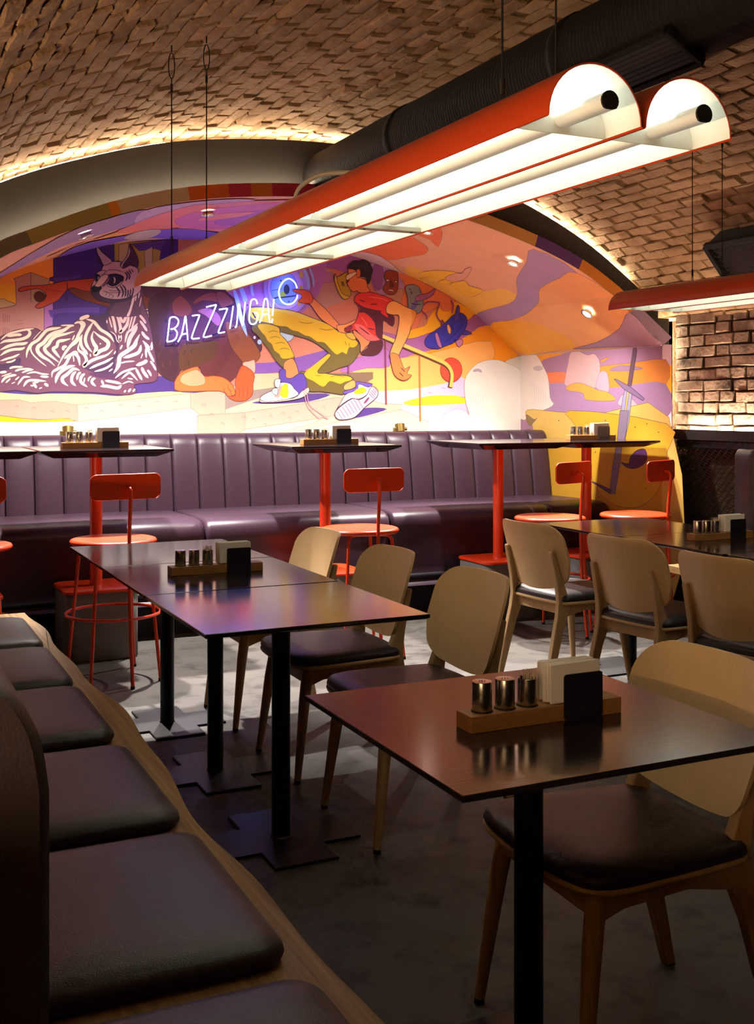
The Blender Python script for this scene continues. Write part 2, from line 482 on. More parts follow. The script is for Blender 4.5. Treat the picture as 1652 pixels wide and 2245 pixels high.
N_OUT[0] = (X_LEFTN - 0.08, N_OUT[0][1]); N_OUT[-1] = (X_SIDE + 0.08, N_OUT[-1][1])
shell = NICHE_S + list(reversed(N_OUT))
struct(MB().prism(shell, Y_STRIP, Y_BACK, Mxz), 'ceiling_niche', 'white_wall', smooth=True, angle=20)

# dark arch facing between the mural arch and the brick vault
def ring_face(y0, y1, inner, outer):
    mb = MB(); n = len(inner)
    for y in (y0, y1): mb.v += [(x, y, z) for x, z in inner] + [(x, y, z) for x, z in outer]
    for i in range(n - 1):
        a, b, c, d = i, i + 1, n + i + 1, n + i; q = 2 * n
        mb.f += [(a, b, c, d), (q + d, q + c, q + b, q + a), (a, q + a, q + b, b), (d, c, q + c, q + d)]
    mb.f += [(0, n, 3 * n, 2 * n), (n - 1, 3 * n - 1, 4 * n - 1, 2 * n - 1)]
    return mb
def resample(fn, x0, x1, n): return [(x0 + (x1 - x0) * i / n, fn(x0 + (x1 - x0) * i / n)) for i in range(n + 1)]
inner = resample(lambda x: lerp_prof(N_OUT, x) - 0.012, X_LEFTN - 0.08, X_SIDE + 0.08, 72)
def outer_z(x): return vz(x) - 0.062
outer = [(x + (0.0), max(outer_z(x), zi + 0.02)) for x, zi in inner]
ringo = ring_face(Y_RING, Y_RING + 0.025, inner, outer).build('trim_1', MAT['dark_paint'], smooth=False); tag(ringo, kind='structure')
jm = MB(); jm.box((X_SIDE + 0.08 + 0.045, Y_RING + 0.012, 0.98), (0.10, 0.025, 2.02)); jm.box((X_LEFTN - 0.08 - 0.5, Y_RING + 0.012, 0.9), (1.0, 0.025, 1.85))
struct(jm, 'trim_2', 'dark_paint')
# the wall that closes the vault behind the facing
close_in = [(x, z + 0.0) for x, z in inner]
close_out = [(x, vz(x) + 0.05) for x, z in inner]
struct(ring_face(6.62, 6.68, close_in, close_out), 'wall_vault_end', 'mortar')

def led_along(name, pts, r, m, label, cat='led strip'):
    o = MB().tube(pts, r, 6).build(name, MAT[m]); tag(o, label, cat); return o
pts = [(x, Y_RING + 0.075, vz(x) - 0.054) for x in [0.2 + 4.6 * i / 60 for i in range(61)]]
led_along('led_strip', pts, 0.006, 'led_vault', 'warm light strip hidden behind the dark arch lighting the brick vault')
arcp = [(x, z + 0.001) for x, z in resample(lambda x: lerp_prof(N_OUT, x), 0.25, 2.65, 40)]
led_along('led_strip', [(x, Y_STRIP + 0.05, z) for x, z in arcp], 0.003, 'led_ring', 'light strip on the painted arch rim glowing onto the dark facing')

# ledge on the right wall with its light strip
mb = MB(); mb.box((X_WALL - 0.045, 4.1, LEDGE_Z - 0.028), (0.13, 3.82, 0.035)); mb.box((X_WALL - 0.105, 4.1, LEDGE_Z - 0.004), (0.012, 3.82, 0.05))
led = struct(mb, 'trim_3', 'dark_paint')
led_along('led_strip', [(X_WALL - 0.065, 5.98, LEDGE_Z + 0.0), (X_WALL - 0.065, 4.0, LEDGE_Z + 0.0)], 0.005, 'led_wall', 'warm light strip in the ledge under the brick wall')
led_along('led_strip', [(X_WALL - 0.018, Y_RING + 0.04, 1.22), (X_WALL - 0.018, Y_RING + 0.04, 1.98)], 0.004, 'led_wall', 'upright warm light strip at the corner of brick wall and dark arch')

# light strip and ledge added outside the frame to brighten the vault
led_along('led_strip', [(-0.62, -1.2, 1.20), (-0.62, 3.9, 1.20)], 0.006, 'led_left_fill', 'added warm fill light strip along the unseen left wall')
struct(MB().box((-0.70, 2.1, 1.165), (0.3, 8.2, 0.03)), 'trim_4', 'dark_paint')

# ventilation duct with grille
DX, DZ, DR = 2.57, 2.735, 0.168
def make_duct():
    t = empty('ventilation_duct', (DX, 0, DZ))
    mb = MB(); n = 28; rings = []
    ys = [-1.9 + i * (Y_RING - 0.0 + 1.9) / 60 for i in range(61)]
    for y in ys: rings.append([Vector((DR * math.cos(2 * math.pi * k / n), y, DR * math.sin(2 * math.pi * k / n))) for k in range(n)])
    mb.loops(rings).build('pipe', MAT['duct'], t, angle=60)
    for y in (2.05, 3.55, 5.0):
        mb = MB(); mb.loops([[Vector((rr * math.cos(2 * math.pi * k / n), y + dy, rr * math.sin(2 * math.pi * k / n))) for k in range(n)] for rr, dy in ((DR, -.03), (DR + .006, -.025), (DR + .006, .025), (DR, .03))])
        mb.build('joint_band', MAT['duct'], t, angle=60)
    # grille box on the lower right flank
    R = Matrix.Rotation(math.radians(28), 3, 'Y')
    g = MB()
    def bx(c, d): g.box(R @ Vector(c), d, R=R)
    L, W = 0.62, 0.17
    cy = 3.20
    for c, d in (((-W / 2, 0, 0), (0.022, L, 0.03)), ((W / 2, 0, 0), (0.022, L, 0.03)), ((0, -L / 2, 0), (W, 0.022, 0.03)), ((0, L / 2, 0), (W, 0.022, 0.03))):
        bx((c[0], cy + c[1], -DR - 0.012), d)
    fr = g.build('grille_frame', MAT['duct'], t, bevel=0.003)
    b = MB(); b.box(R @ Vector((0, cy, -DR + 0.01)), (W, L, 0.05), R=R); b.build('grille_box', MAT['black_paint'], t)
    for k in range(7):
        sl = MB(); R2 = R @ Matrix.Rotation(math.radians(35), 3, 'Y')
        sl.box(R @ Vector((-W / 2 + 0.025 + k * 0.02, cy, -DR - 0.018)), (0.012, L - 0.03, 0.002), R=R2); sl.build('slat', MAT['black_metal'], fr)
    return t
tag(make_duct(), 'thick black spiral ventilation duct running under the brick vault', 'duct')

# black expanded-metal panel on the lower right wall and grille high on the vault
def expanded(mb, o, u, v, nu, nv, du, dv, n, r=0.004):
    """diamond mesh strands on the plane o + a*u + b*v"""
    o, u, v, n = Vector(o), Vector(u), Vector(v), Vector(n)
    for j in range(nv):
        for sgn in (1, -1):
            path = []
            for i in range(nu * 2 + 1):
                k = (i + (j % 2)) % 2
                bb = (j + 0.5) * dv + sgn * (dv * 0.5 if k else dv * 0.06)
                path.append(o + u * (i * du / 2) + v * bb + n * (0.004 * (1 if sgn > 0 else -1)))
            # flat strand
            for a, b in zip(path, path[1:]):
                e = v * r; q = n * r * 0.6
                mb.add([a - e - q, b - e - q, b + e + q, a + e + q], [(0, 1, 2, 3)])
def mesh_panel():
    t = empty('expanded_metal_panel', (0, 0, 0))
    x = X_WALL - 0.075
    m = MB(); expanded(m, (x, 5.97, 0.60), (0, -1, 0), (0, 0, 1), 24, 19, 0.055, 0.029, (-1, 0, 0), 0.0028)
    o = m.build('mesh_sheet', MAT['mesh_metal'], t, smooth=False, fix=False); o['kind'] = 'stuff'
    f = MB()
    f.box((x + 0.012, 5.31, LEDGE_Z - 0.075), (0.03, 1.36, 0.05)); f.build('top_rail', MAT['black_metal'], t, bevel=0.003)
    f = MB(); f.box((x + 0.012, 5.31, 0.585), (0.03, 1.36, 0.03)); f.build('bottom_rail', MAT['black_metal'], t, bevel=0.003)
    return t
tag(mesh_panel(), 'black expanded metal mesh panel under the ledge of the brick wall', 'panel')
# old bricks glimpsed behind that mesh
for k in range(5):
    zc2 = 0.62 + 0.12 * k
    pass

def vault_grille():
    t = empty('vent_grille', (4.506, 5.06, 2.317))
    A, B = Vector((0, 0, 0)), Vector((0.26, 0, -0.30)); L = 1.15
    d = (B - A); wd = d.length; dn = d.normalized(); n = Vector((-dn.z, 0, dn.x)); n = -n if n.z > 0 else n
    fr = MB(); Rm = Matrix((dn, Vector((0, 1, 0)), dn.cross(Vector((0, 1, 0))))).transposed()
    for c, s_ in ((A + Vector((0, -L / 2, 0)), (0.035, L, 0.03)), (B + Vector((0, -L / 2, 0)), (0.035, L, 0.03)), ((A + B) / 2, (wd, 0.035, 0.03)), ((A + B) / 2 + Vector((0, -L, 0)), (wd, 0.035, 0.03))):
        fr.box(c, s_, R=Rm)
    fr.build('frame', MAT['duct'], t, bevel=0.003)
    m = MB(); expanded(m, A + dn * 0.02, Vector((0, -1, 0)), dn, 24, 11, 0.046, wd / 12, n, 0.0025)
    o = m.build('mesh_sheet', MAT['mesh_metal'], t, smooth=False, fix=False); o['kind'] = 'stuff'
    b = MB(); b.box((A + B) / 2 + Vector((0, -L / 2, 0)) - n * 0.085, (wd, L, 0.14), R=Rm); b.build('housing', MAT['black_paint'], t)
    return t
tag(vault_grille(), 'black framed mesh vent grille high on the brick vault at right', 'grille')
# ------------------------------------------------------------------ banquette along the mural wall
SEAT_Z, BACK_Z = 0.69, 1.192
def banquette(x0, x1, label, first, last):
    t = empty('banquette', ((x0 + x1) / 2, 6.62, 0)); ox, oy = (x0 + x1) / 2, 6.62
    wdt = x1 - x0
    b = MB(); b.box((0, 0.36, 0.09), (wdt, 0.70, 0.18)); b.build('plinth', MAT['black_paint'], t)
    # seat cushion: rounded profile swept along x
    prof = [(1.0, 0.20), (-0.03, 0.20), (-0.055, 0.24), (-0.06, 0.50), (-0.075, 0.58), (-0.072, 0.64), (-0.045, 0.675), (0.0, 0.69), (0.10, 0.697), (0.45, 0.693), (1.0, 0.69)]
    prof = catmull(prof, closed=False, sub=3)
    m = MB(); g = 0.004; stations = [(-wdt / 2 + g, 0.022), (-wdt / 2 + g + 0.008, 0.006), (-wdt / 2 + g + 0.03, 0), (0, -0.004), (wdt / 2 - g - 0.03, 0), (wdt / 2 - g - 0.008, 0.006), (wdt / 2 - g, 0.022)]
    rings = []
    for x, sh in stations:
        cy, cz = 0.5, 0.42
        rings.append([Vector((x, y + (sh if y < 0.3 else 0), z - (sh if z > 0.6 else 0))) for y, z in prof])
    m.loops(rings); m.build('seat_cushion', MAT['leather'], t, angle=50)
    # vertical channels of the back
    nch = max(2, round(wdt / 0.178)); cw = wdt / nch
    for k in range(nch):
        xc = -wdt / 2 + (k + 0.5) * cw
        m = MB(); sec = []
        for i in range(9):
            a = math.pi * i / 8; sec.append((-math.cos(a) * cw / 2 * 0.985, math.sin(a) ** 0.6))
        rings = []
        for z, y, b_ in ((0.60, 0.66, .018), (0.75, 0.675, .022), (0.95, 0.705, .022), (1.12, 0.735, .022), (1.16, 0.75, .020), (1.183, 0.772, .014), (BACK_Z, 0.80, .006)):
            rings.append([Vector((xc + sx, y - b_ * sy - 0.0, z)) for sx, sy in sec] + [Vector((xc + cw / 2 * .985, 0.93, z)), Vector((xc - cw / 2 * .985, 0.93, z))])
        m.loops(rings); m.build('back_channel', MAT['leather'], t, angle=60)
    m = MB(); m.cyl((-wdt / 2, -0.055, 0.255), (wdt / 2, -0.055, 0.255), 0.022, n=14); m.build('foot_rail', MAT['black_metal'], t)
    m = MB(); m.box((0, 1.03, BACK_Z - 0.05), (wdt, 0.20, 0.03)); m.build('ledge', MAT['black_paint'], t)
    tag(t, label, 'banquette', 'purple channelled banquette units')
    return t
XB = [0.105, 0.69, 1.94, 3.19, 4.44, 4.945]
lab = ['short dark purple banquette unit with channelled back at the far left corner',
       'purple channelled banquette unit behind the leftmost orange stools',
       'purple channelled banquette unit behind the middle orange stool',
       'purple channelled banquette unit behind the twin high tables',
       'short dark purple banquette unit against the painted side wall']
for i in range(5): banquette(XB[i], XB[i + 1], lab[i], i == 0, i == 4)
led_along('led_strip', [(0.15, 7.60, 1.172), (4.75, 7.60, 1.172)], 0.006, 'led_mural', 'bright light strip behind the banquette back washing up the mural')

# ------------------------------------------------------------------ high tables
def make_high_table():
    t = empty('high_table')
    blk = MB(); pad(blk, rrect(0.40, 0.40, 0.06, 6), ((0.006, 0.0), (0, 0.008), (0, 0.362), (0.004, 0.37))); blk.build('concrete_base', MAT['grey_block'], t, angle=50)
    p = MB(); pad(p, rrect(0.415, 0.415, 0.06, 6), ((0, 0.37), (0, 0.382), (0.003, 0.385))); p.build('base_plate', MAT['orange_paint'], t, angle=50)
    c = MB(); c.lathe(((0.038, 0.385), (0.034, 0.392), (0.034, 1.107), (0.034, 1.109)), 24); c.build('pole', MAT['orange_paint'], t)
    top = MB(); sq = lambda s_, z: [Vector((sx * s_ / 2, sy * s_ / 2, z)) for sx, sy in ((-1, -1), (1, -1), (1, 1), (-1, 1))]
    top.loops([sq(0.55, 1.109), sq(0.694, 1.139), sq(0.70, 1.142), sq(0.70, 1.149), sq(0.694, 1.152)]); top.build('tabletop', MAT['table_gloss'], t, smooth=False)
    return t
HT = [(0.515, 6.30, 'dark-topped high table on orange pole, leftmost and cut by the frame edge'),
      (1.235, 6.30, 'dark-topped high table on orange pole behind the left orange stool, with a caddy'),
      (2.62, 6.30, 'single dark-topped high table on orange pole behind the middle orange stool'),
      (3.855, 6.30, 'left of the two joined high tables, dark square top on orange pole'),
      (4.56, 6.30, 'right of the two joined high tables, beside the painted sword')]
ht0 = make_high_table()
for i, (x, y, l) in enumerate(HT):
    o = ht0 if i == 0 else copy_tree(ht0)
    o.location = (x, y, 0); tag(o, l, 'table', 'high tables along the banquette')

# ------------------------------------------------------------------ orange stools
def make_stool():
    t = empty('bar_stool'); M = MAT['orange_paint']
    s_ = MB(); s_.lathe(((0.195, 0.684), (0.208, 0.686), (0.216, 0.693), (0.2175, 0.701), (0.212, 0.709), (0.200, 0.713), (0.16, 0.709), (0.0005, 0.704)), 48); s_.build('seat', M, t, angle=60)
    for a in (45, 135, 225, 315):
        ca, sa = math.cos(math.radians(a)), math.sin(math.radians(a))
        path = [(r, z) for r, z in ((0.07, 0.676), (0.145, 0.676), (0.168, 0.672), (0.183, 0.655), (0.188, 0.63), (0.222, 0.32), (0.255, 0.012))]
        path = catmull(path, closed=False, sub=4)
        l = MB(); l.tube([(r * ca, r * sa, z) for r, z in path], 0.0088, 10); lg = l.build('leg', M, t)
        f = MB(); f.cyl((0.256 * ca, 0.256 * sa, 0), (0.2545 * ca, 0.2545 * sa, 0.014), 0.0105, n=12); f.build('foot_cap', MAT['rubber'], lg)
    u = [(0, -0.27, 0.012), (0, -0.235, 0.34), (0, -0.222, 0.69), (0, -0.238, 0.90), (0, -0.240, 0.955), (0, -0.232, 0.975), (0, -0.212, 0.982), (0, -0.200, 0.982)]
    b = MB(); b.tube(catmull(u, closed=False, sub=4), 0.0095, 10); up = b.build('upright', M, t)
    f = MB(); f.cyl((0, -0.2702, 0), (0, -0.269, 0.014), 0.011, n=12); f.build('foot_cap', MAT['rubber'], up)
    r = MB(); r.tube([(0.236 * math.cos(2 * math.pi * k / 48), 0.236 * math.sin(2 * math.pi * k / 48), 0.335) for k in range(48)], 0.0078, 8, closed=True); r.build('foot_ring', M, t)
    # curved rounded backrest
    W, HH, th = 0.365, 0.128, 0.011
    out = rrect(W, HH, 0.034, 6)
    bk = MB()
    def bend(x, z, off): return Vector((x, -0.193 + 0.55 * x * x + off, 0.985 + z))
    rings = []
    for ins, off in ((0.002, -th / 2), (0, -th / 2 + .002), (0, th / 2 - .002), (0.002, th / 2)):
        rings.append([bend(x, z, off) for x, z in inset(out, ins)])
    bk.loops(rings, cap0=False, cap1=False); n = len(out)
    for base, sgn in ((0, 1), (3 * n, -1)):
        # grid-like caps: strips between matching left/right points
        m_ = n // 2
        off = -th / 2 if base == 0 else th / 2
        cols = 14; hw = W / 2
        def zlim(x):
            ax = abs(x); rr = 0.034
            if ax <= hw - rr: return HH / 2 - 0.002
            dx = ax - (hw - rr); return HH / 2 - rr + math.sqrt(max(rr * rr - dx * dx, 0)) - 0.002
        vs = []
        for i in range(cols + 1):
            x = (-1 + 2 * i / cols) * (hw - 0.003)
            vs += [bend(x, -zlim(x), off), bend(x, zlim(x), off)]
        bk.add(vs, [(2 * i, 2 * i + 2, 2 * i + 3, 2 * i + 1) for i in range(cols)])
    bo = bk.build('backrest', M, t, angle=50)
    pl = MB(); pl.prism(rrect(0.105, 0.036, 0.017, 6), -0.2025, -0.199, Mxz @ Matrix.Translation((0, 0.985, 0))); pl.build('mount_plate', M, bo)
    for sx in (-0.032, 0.032):
        sc = MB(); sc.cyl((sx, -0.205, 0.985), (sx, -0.201, 0.985), 0.006, n=10); sc.build('screw', MAT['orange_paint'], bo)
    return t
ST = [(0.50, 5.74, -5, 'orange metal bar stool at the left edge of the picture, mostly cut off'),
      (1.205, 5.70, 8, 'orange metal bar stool with its whole back showing before the left high table'),
      (2.545, 5.62, 2, 'orange metal bar stool behind the light wood chairs in the middle'),
      (3.856, 5.70, 20, 'orange metal bar stool at the right, left one of the pair by the painted wall'),
      (4.437, 5.62, 24, 'orange metal bar stool nearest the painted sword, right one of the pair')]
st0 = make_stool()
for i, (x, y, a, l) in enumerate(ST):
    o = st0 if i == 0 else copy_tree(st0)
    o.location = (x, y, 0); o.rotation_euler = (0, 0, math.radians(a)); tag(o, l, 'stool', 'orange bar stools at the high tables')

# ------------------------------------------------------------------ low tables
def make_low_table():
    t = empty('dining_table')
    base = MB()
    a, b, r = 0.235, 0.105, 0.02
    cross = [(a, -b), (a, b), (b, b), (b, a), (-b, a), (-b, b), (-a, b), (-a, -b), (-b, -b), (-b, -a), (b, -a), (b, -b)]
    base.prism(cross, 0.0, 0.009); base.build('base_plate', MAT['black_metal'], t, bevel=0.006, smooth=False)
    c = MB(); c.lathe(((0.034, 0.009), (0.030, 0.014), (0.030, 0.728), (0.030, 0.73)), 24); c.build('column', MAT['black_metal'], t)
    sp = MB(); sp.box((0, 0, 0.7305), (0.36, 0.36, 0.007)); sp.build('bracket', MAT['black_metal'], t)
    top = MB(); 
    W, D = 0.71, 0.70
    sq = lambda i_, z: [Vector((sx * (W / 2 - i_), sy * (D / 2 - i_), z)) for sx, sy in ((-1, -1), (1, -1), (1, 1), (-1, 1))]
    top.loops([sq(0.010, 0.734), sq(0.001, 0.7385), sq(0, 0.740), sq(0, 0.7485), sq(0.0015, 0.750)]); top.build('tabletop', MAT['table_dark'], t, smooth=False)
    return t
LT = [(1.245, 3.362, 'second dark square table from the front in the left row, its bare top reflecting colours'),
      (1.245, 4.075, 'middle dark square table of the left row, carrying a condiment caddy'),
      (1.245, 4.785, 'farthest dark square table of the left row, near the bar stools'),
      (1.258, 1.937, 'nearest dark square table, lower right, with a condiment caddy on it'),
      (3.72, 4.745, 'farthest dark table of the right row, below the orange stools'),
      (3.735, 4.04, 'second dark table of the right row, carrying a condiment caddy'),
      (3.75, 3.335, 'dark table of the right row cut by the right picture edge')]
lt0 = make_low_table()
for i, (x, y, l) in enumerate(LT):
    o = lt0 if i == 0 else copy_tree(lt0)
    o.location = (x, y, 0); tag(o, l, 'table', 'dark dining tables')

# ------------------------------------------------------------------ veneer chairs (front faces +y)
def make_chair():
    t = empty('dining_chair')
    so = [(-0.205, -0.20), (-0.14, -0.215), (0, -0.222), (0.14, -0.215), (0.205, -0.20), (0.222, -0.12), (0.238, 0.06), (0.240, 0.15), (0.222, 0.205), (0.17, 0.232), (0.09, 0.243), (0, 0.246),
          (-0.09, 0.243), (-0.17, 0.232), (-0.222, 0.205), (-0.240, 0.15), (-0.238, 0.06), (-0.222, -0.12)]
    so = catmull(so, sub=3)
    sh = MB(); pad(sh, so, ((0.012, 0.414), (0.002, 0.418), (0.0, 0.424), (0.003, 0.430))); sh.build('seat_shell', MAT['veneer'], t, angle=50)
    cu = MB(); pad(cu, inset(so, 0.006), ((0.0, 0.430), (-0.004, 0.437), (-0.001, 0.449), (0.008, 0.459), (0.03, 0.467), (0.08, 0.470), (0.14, 0.468))); cu.build('seat_cushion', MAT['leather_seat'], t, angle=60)
    for sx in (-1, 1):
        l = MB(); l.tube([(sx * 0.178, 0.165, 0.416), (sx * 0.190, 0.185, 0.30), (sx * 0.213, 0.222, 0.012)], [0.023, 0.021, 0.0125], 16); fl = l.build('leg', MAT['beech'], t)
        f = MB(); f.cyl((sx * 0.214, 0.223, 0), (sx * 0.213, 0.222, 0.014), 0.012, n=12); f.build('foot_cap', MAT['rubber'], fl)
        prof = [(-0.312, 0.0), (-0.284, 0.0), (-0.205, 0.27), (-0.160, 0.375), (-0.158, 0.440), (-0.205, 0.56), (-0.246, 0.672), (-0.256, 0.680), (-0.266, 0.674), (-0.262, 0.655), (-0.232, 0.52), (-0.222, 0.43), (-0.232, 0.36), (-0.262, 0.24)]
        Myz = Matrix(((0, 0, 1, 0), (1, 0, 0, 0), (0, 1, 0, 0), (0, 0, 0, 1)))   # (y, z, x) -> xyz
        r = MB(); r.prism(prof, -0.015, 0.015, Matrix.Translation((sx * 0.190, 0, 0)) @ Matrix.Rotation(-sx * math.radians(1.5), 4, 'Y') @ Myz); rl = r.build('leg', MAT['beech'], t, bevel=0.006, seg=3, angle=50)
        f = MB(); f.box((sx * 0.190, -0.298, 0.004), (0.024, 0.024, 0.008)); f.build('foot_cap', MAT['rubber'], rl)
        ap = MB(); pr = [(-0.18, 0.416), (0.17, 0.416), (0.17, 0.345), (0.11, 0.366), (-0.05, 0.378), (-0.18, 0.355)]
        ap.prism(pr, -0.011, 0.011, Matrix.Translation((sx * 0.183, 0, 0)) @ Myz); ap.build('side_rail', MAT['beech'], t, bevel=0.003)
    for y, z0 in ((0.178, 0.36), (-0.185, 0.365)):
        ap = MB(); ap.box((0, y, (z0 + 0.416) / 2), (0.36, 0.02, 0.416 - z0)); ap.build('cross_rail', MAT['beech'], t, bevel=0.003)
    # moulded backrest
    bk = MB(); NU, NV = 26, 22; th = 0.012
    zb, zt = 0.475, 0.812
    def hw(v):
        base = 0.198 + 0.037 * min(v / 0.45, 1) ** 0.8 - 0.008 * max(0, v - 0.45)
        rb, rt = 0.17, 0.26
        if v < rb: k = 1 - v / rb; base -= 0.055 * (1 - math.sqrt(max(0, 1 - k * k)))
        if v > 1 - rt: k = (v - (1 - rt)) / rt; base -= 0.085 * (1 - math.sqrt(max(0, 1 - k * k)))
        return base
    def pt(u, v, off):
        vv = 0.5 - 0.5 * math.cos(math.pi * v)
        s_ = (2 * u - 1); x = s_ * hw(vv)
        zz = zb + (zt - zb) * vv + 0.020 * (x / 0.15) ** 2 * (1 - vv) ** 3
        y = -0.215 - 0.30 * (zz - zb) + 1.25 * x * x + off
        return (x, y, zz)
    bk.grid(NU, NV, lambda u, v: pt(u, v, th / 2)); nb = (NU + 1) * (NV + 1)
    bk.grid(NU, NV, lambda u, v: pt(u, v, -th / 2))
    ed = [i for i in range(NU + 1)] + [(j + 1) * (NU + 1) - 1 for j in range(1, NV + 1)] + [NV * (NU + 1) + i for i in range(NU - 1, -1, -1)] + [j * (NU + 1) for j in range(NV - 1, 0, -1)]
    for a, b in zip(ed, ed[1:] + ed[:1]): bk.f.append((a, b, b + nb, a + nb))
    bo = bk.build('backrest', MAT['veneer'], t, angle=50)
    for sx in (-0.19, 0.19):
        pass
    return t
CH = [(1.695, 3.335, 90, 'light wood chair at the second left-row table, nearest of its three, dark seat'),
      (1.70, 4.03, 90, 'light wood chair at the middle left-row table, second of three in line'),
      (1.70, 4.76, 90, 'light wood chair farthest in the left row, only its back showing above the table'),
      (1.535, 2.02, 88, 'nearest light wood chair, lower right, with dark padded seat before the front table'),
      (3.31, 4.73, -84, 'light wood chair seen from behind, leftmost and farthest of the three at the right row'),
      (3.33, 4.03, -82, 'light wood chair seen from behind, middle of the three at the right row'),
      (3.30, 3.37, -84, 'light wood chair seen from behind, cut by the right picture edge')]
ch0 = make_chair()
for i, (x, y, a, l) in enumerate(CH):
    o = ch0 if i == 0 else copy_tree(ch0)
    o.location = (x, y, 0); o.rotation_euler = (0, 0, math.radians(a)); tag(o, l, 'chair', 'light wood dining chairs')

# ------------------------------------------------------------------ oak benches with cushions
def wavy(y, s0): return 0.012 * math.sin(y * 4.1 + s0) + 0.016 * math.sin(y * 2.0 + 1.3 * s0) + 0.008 * math.sin(y * 9.3 + s0)
def make_bench(name, xb, xf, y0, y1, sgn, seed, label):
    t = empty(name, (xb, y0, 0))
    m = MB(); n = 90
    top = [(xf + wavy(y, seed), y) for y in [y0 + (y1 - y0) * i / n for i in range(n + 1)]]
    poly = top + [(xb, y1), (xb, y0)]
    loc = [(x - xb, y - y0) for x, y in poly]
    m.prism(loc, 0.400, 0.447); m.build('oak_plank', MAT['oak'], t, bevel=0.005, smooth=False)
    b = MB(); b.box(((xf - xb) * 0.42, (y1 - y0) / 2, 0.20), (abs(xf - xb) * 0.72, y1 - y0 - 0.04, 0.40)); b.build('base', MAT['black_paint'], t)
    tag(t, label, 'bench')
    return t
lb = make_bench('oak_bench', 0.19, 0.735, 0.55, 5.26, 1, 0.6, 'oak bench with wavy front edge and tall dark padded back along the left tables')
m = MB(); prof = [(0.0, 0.40), (0.0, 0.98), (-0.012, 1.045), (-0.045, 1.095), (-0.10, 1.122), (-0.18, 1.128), (-0.30, 1.10), (-0.33, 1.0), (-0.33, 0.0), (0.0, 0.0)]
prof = catmull(prof[1:8], closed=False, sub=4) + prof[7:]
m.loops([[Vector((x + dx, y, z)) for x, z in prof] for y, dx in ((0.655, -0.012), (0.67, 0), (4.65, 0))]); m.build('padded_back', MAT['leather_brown'], lb, angle=40)
make_bench('oak_bench', 4.98, 4.36, 2.6, 5.22, -1, 2.2, 'oak bench by the brick wall behind the right row of tables')

def make_cushion():
    m = MB(); o = rrect(0.465, 0.585, 0.055, 7)
    pad(m, o, ((0.018, 0.0), (0.004, 0.006), (0.0, 0.016), (0.003, 0.028), (0.014, 0.039), (0.040, 0.046), (0.10, 0.049), (0.17, 0.050)))
    c = m.build('seat_cushion', MAT['leather_brown'], None, angle=60); return c
CU = [(0.436, 1.368, 'dark leather bench cushion at the bottom edge of the picture'),
      (0.436, 2.036, 'dark leather bench cushion, the largest whole one in the foreground'),
      (0.436, 2.703, 'dark leather bench cushion, second whole one counted from the front'),
      (0.436, 3.392, 'dark leather bench cushion, third whole one counted from the front'),
      (0.436, 4.032, 'dark leather bench cushion, fourth whole one counted from the front'),
      (0.436, 4.672, 'dark leather bench cushion farthest away, at the far end of the left bench')]
cu0 = make_cushion()
for i, (x, y, l) in enumerate(CU):
    o = cu0 if i == 0 else copy_tree(cu0)
    o.location = (x, y, 0.447); tag(o, l, 'cushion', 'leather cushions on the left bench')
CU2 = [(4.60, 4.86, 'dark leather cushion on the bench under the brick wall, farthest'), (4.60, 4.22, 'dark leather cushion on the bench under the brick wall, nearer one')]
for x, y, l in CU2:
    o = copy_tree(cu0); o.location = (x, y, 0.447); tag(o, l, 'cushion', 'leather cushions on the right bench')

def make_backpad(w_, z0, z1, th, name):
    m = MB(); o = rrect(w_, z1 - z0, min(0.14, w_ * 0.2), 8)
    Myz2 = Matrix(((0, 0, 1, 0), (1, 0, 0, 0), (0, 1, 0, (z0 + z1) / 2), (0, 0, 0, 1)))
    pad(m, o, ((0.01, -th / 2), (0.0, -th / 2 + .012), (0, th / 2 - .03), (0.012, th / 2 - .01), (0.04, th / 2), (0.09, th / 2 + .004)), Myz2)
    return m.build(name, MAT['leather_brown'], None, angle=60)
p = make_backpad(0.185, 0.46, 1.12, 0.06, 'back_pad'); p.location = (4.96, 5.205, 0); p.rotation_euler = (0, 0, math.pi); tag(p, 'narrow dark padded panel on the right wall beside the mesh panel', 'back pad')
p = make_backpad(0.62, 0.46, 1.12, 0.06, 'back_pad'); p.location = (4.96, 4.79, 0); p.rotation_euler = (0, 0, math.pi); tag(p, 'wide dark padded panel on the right wall at the picture edge', 'back pad')
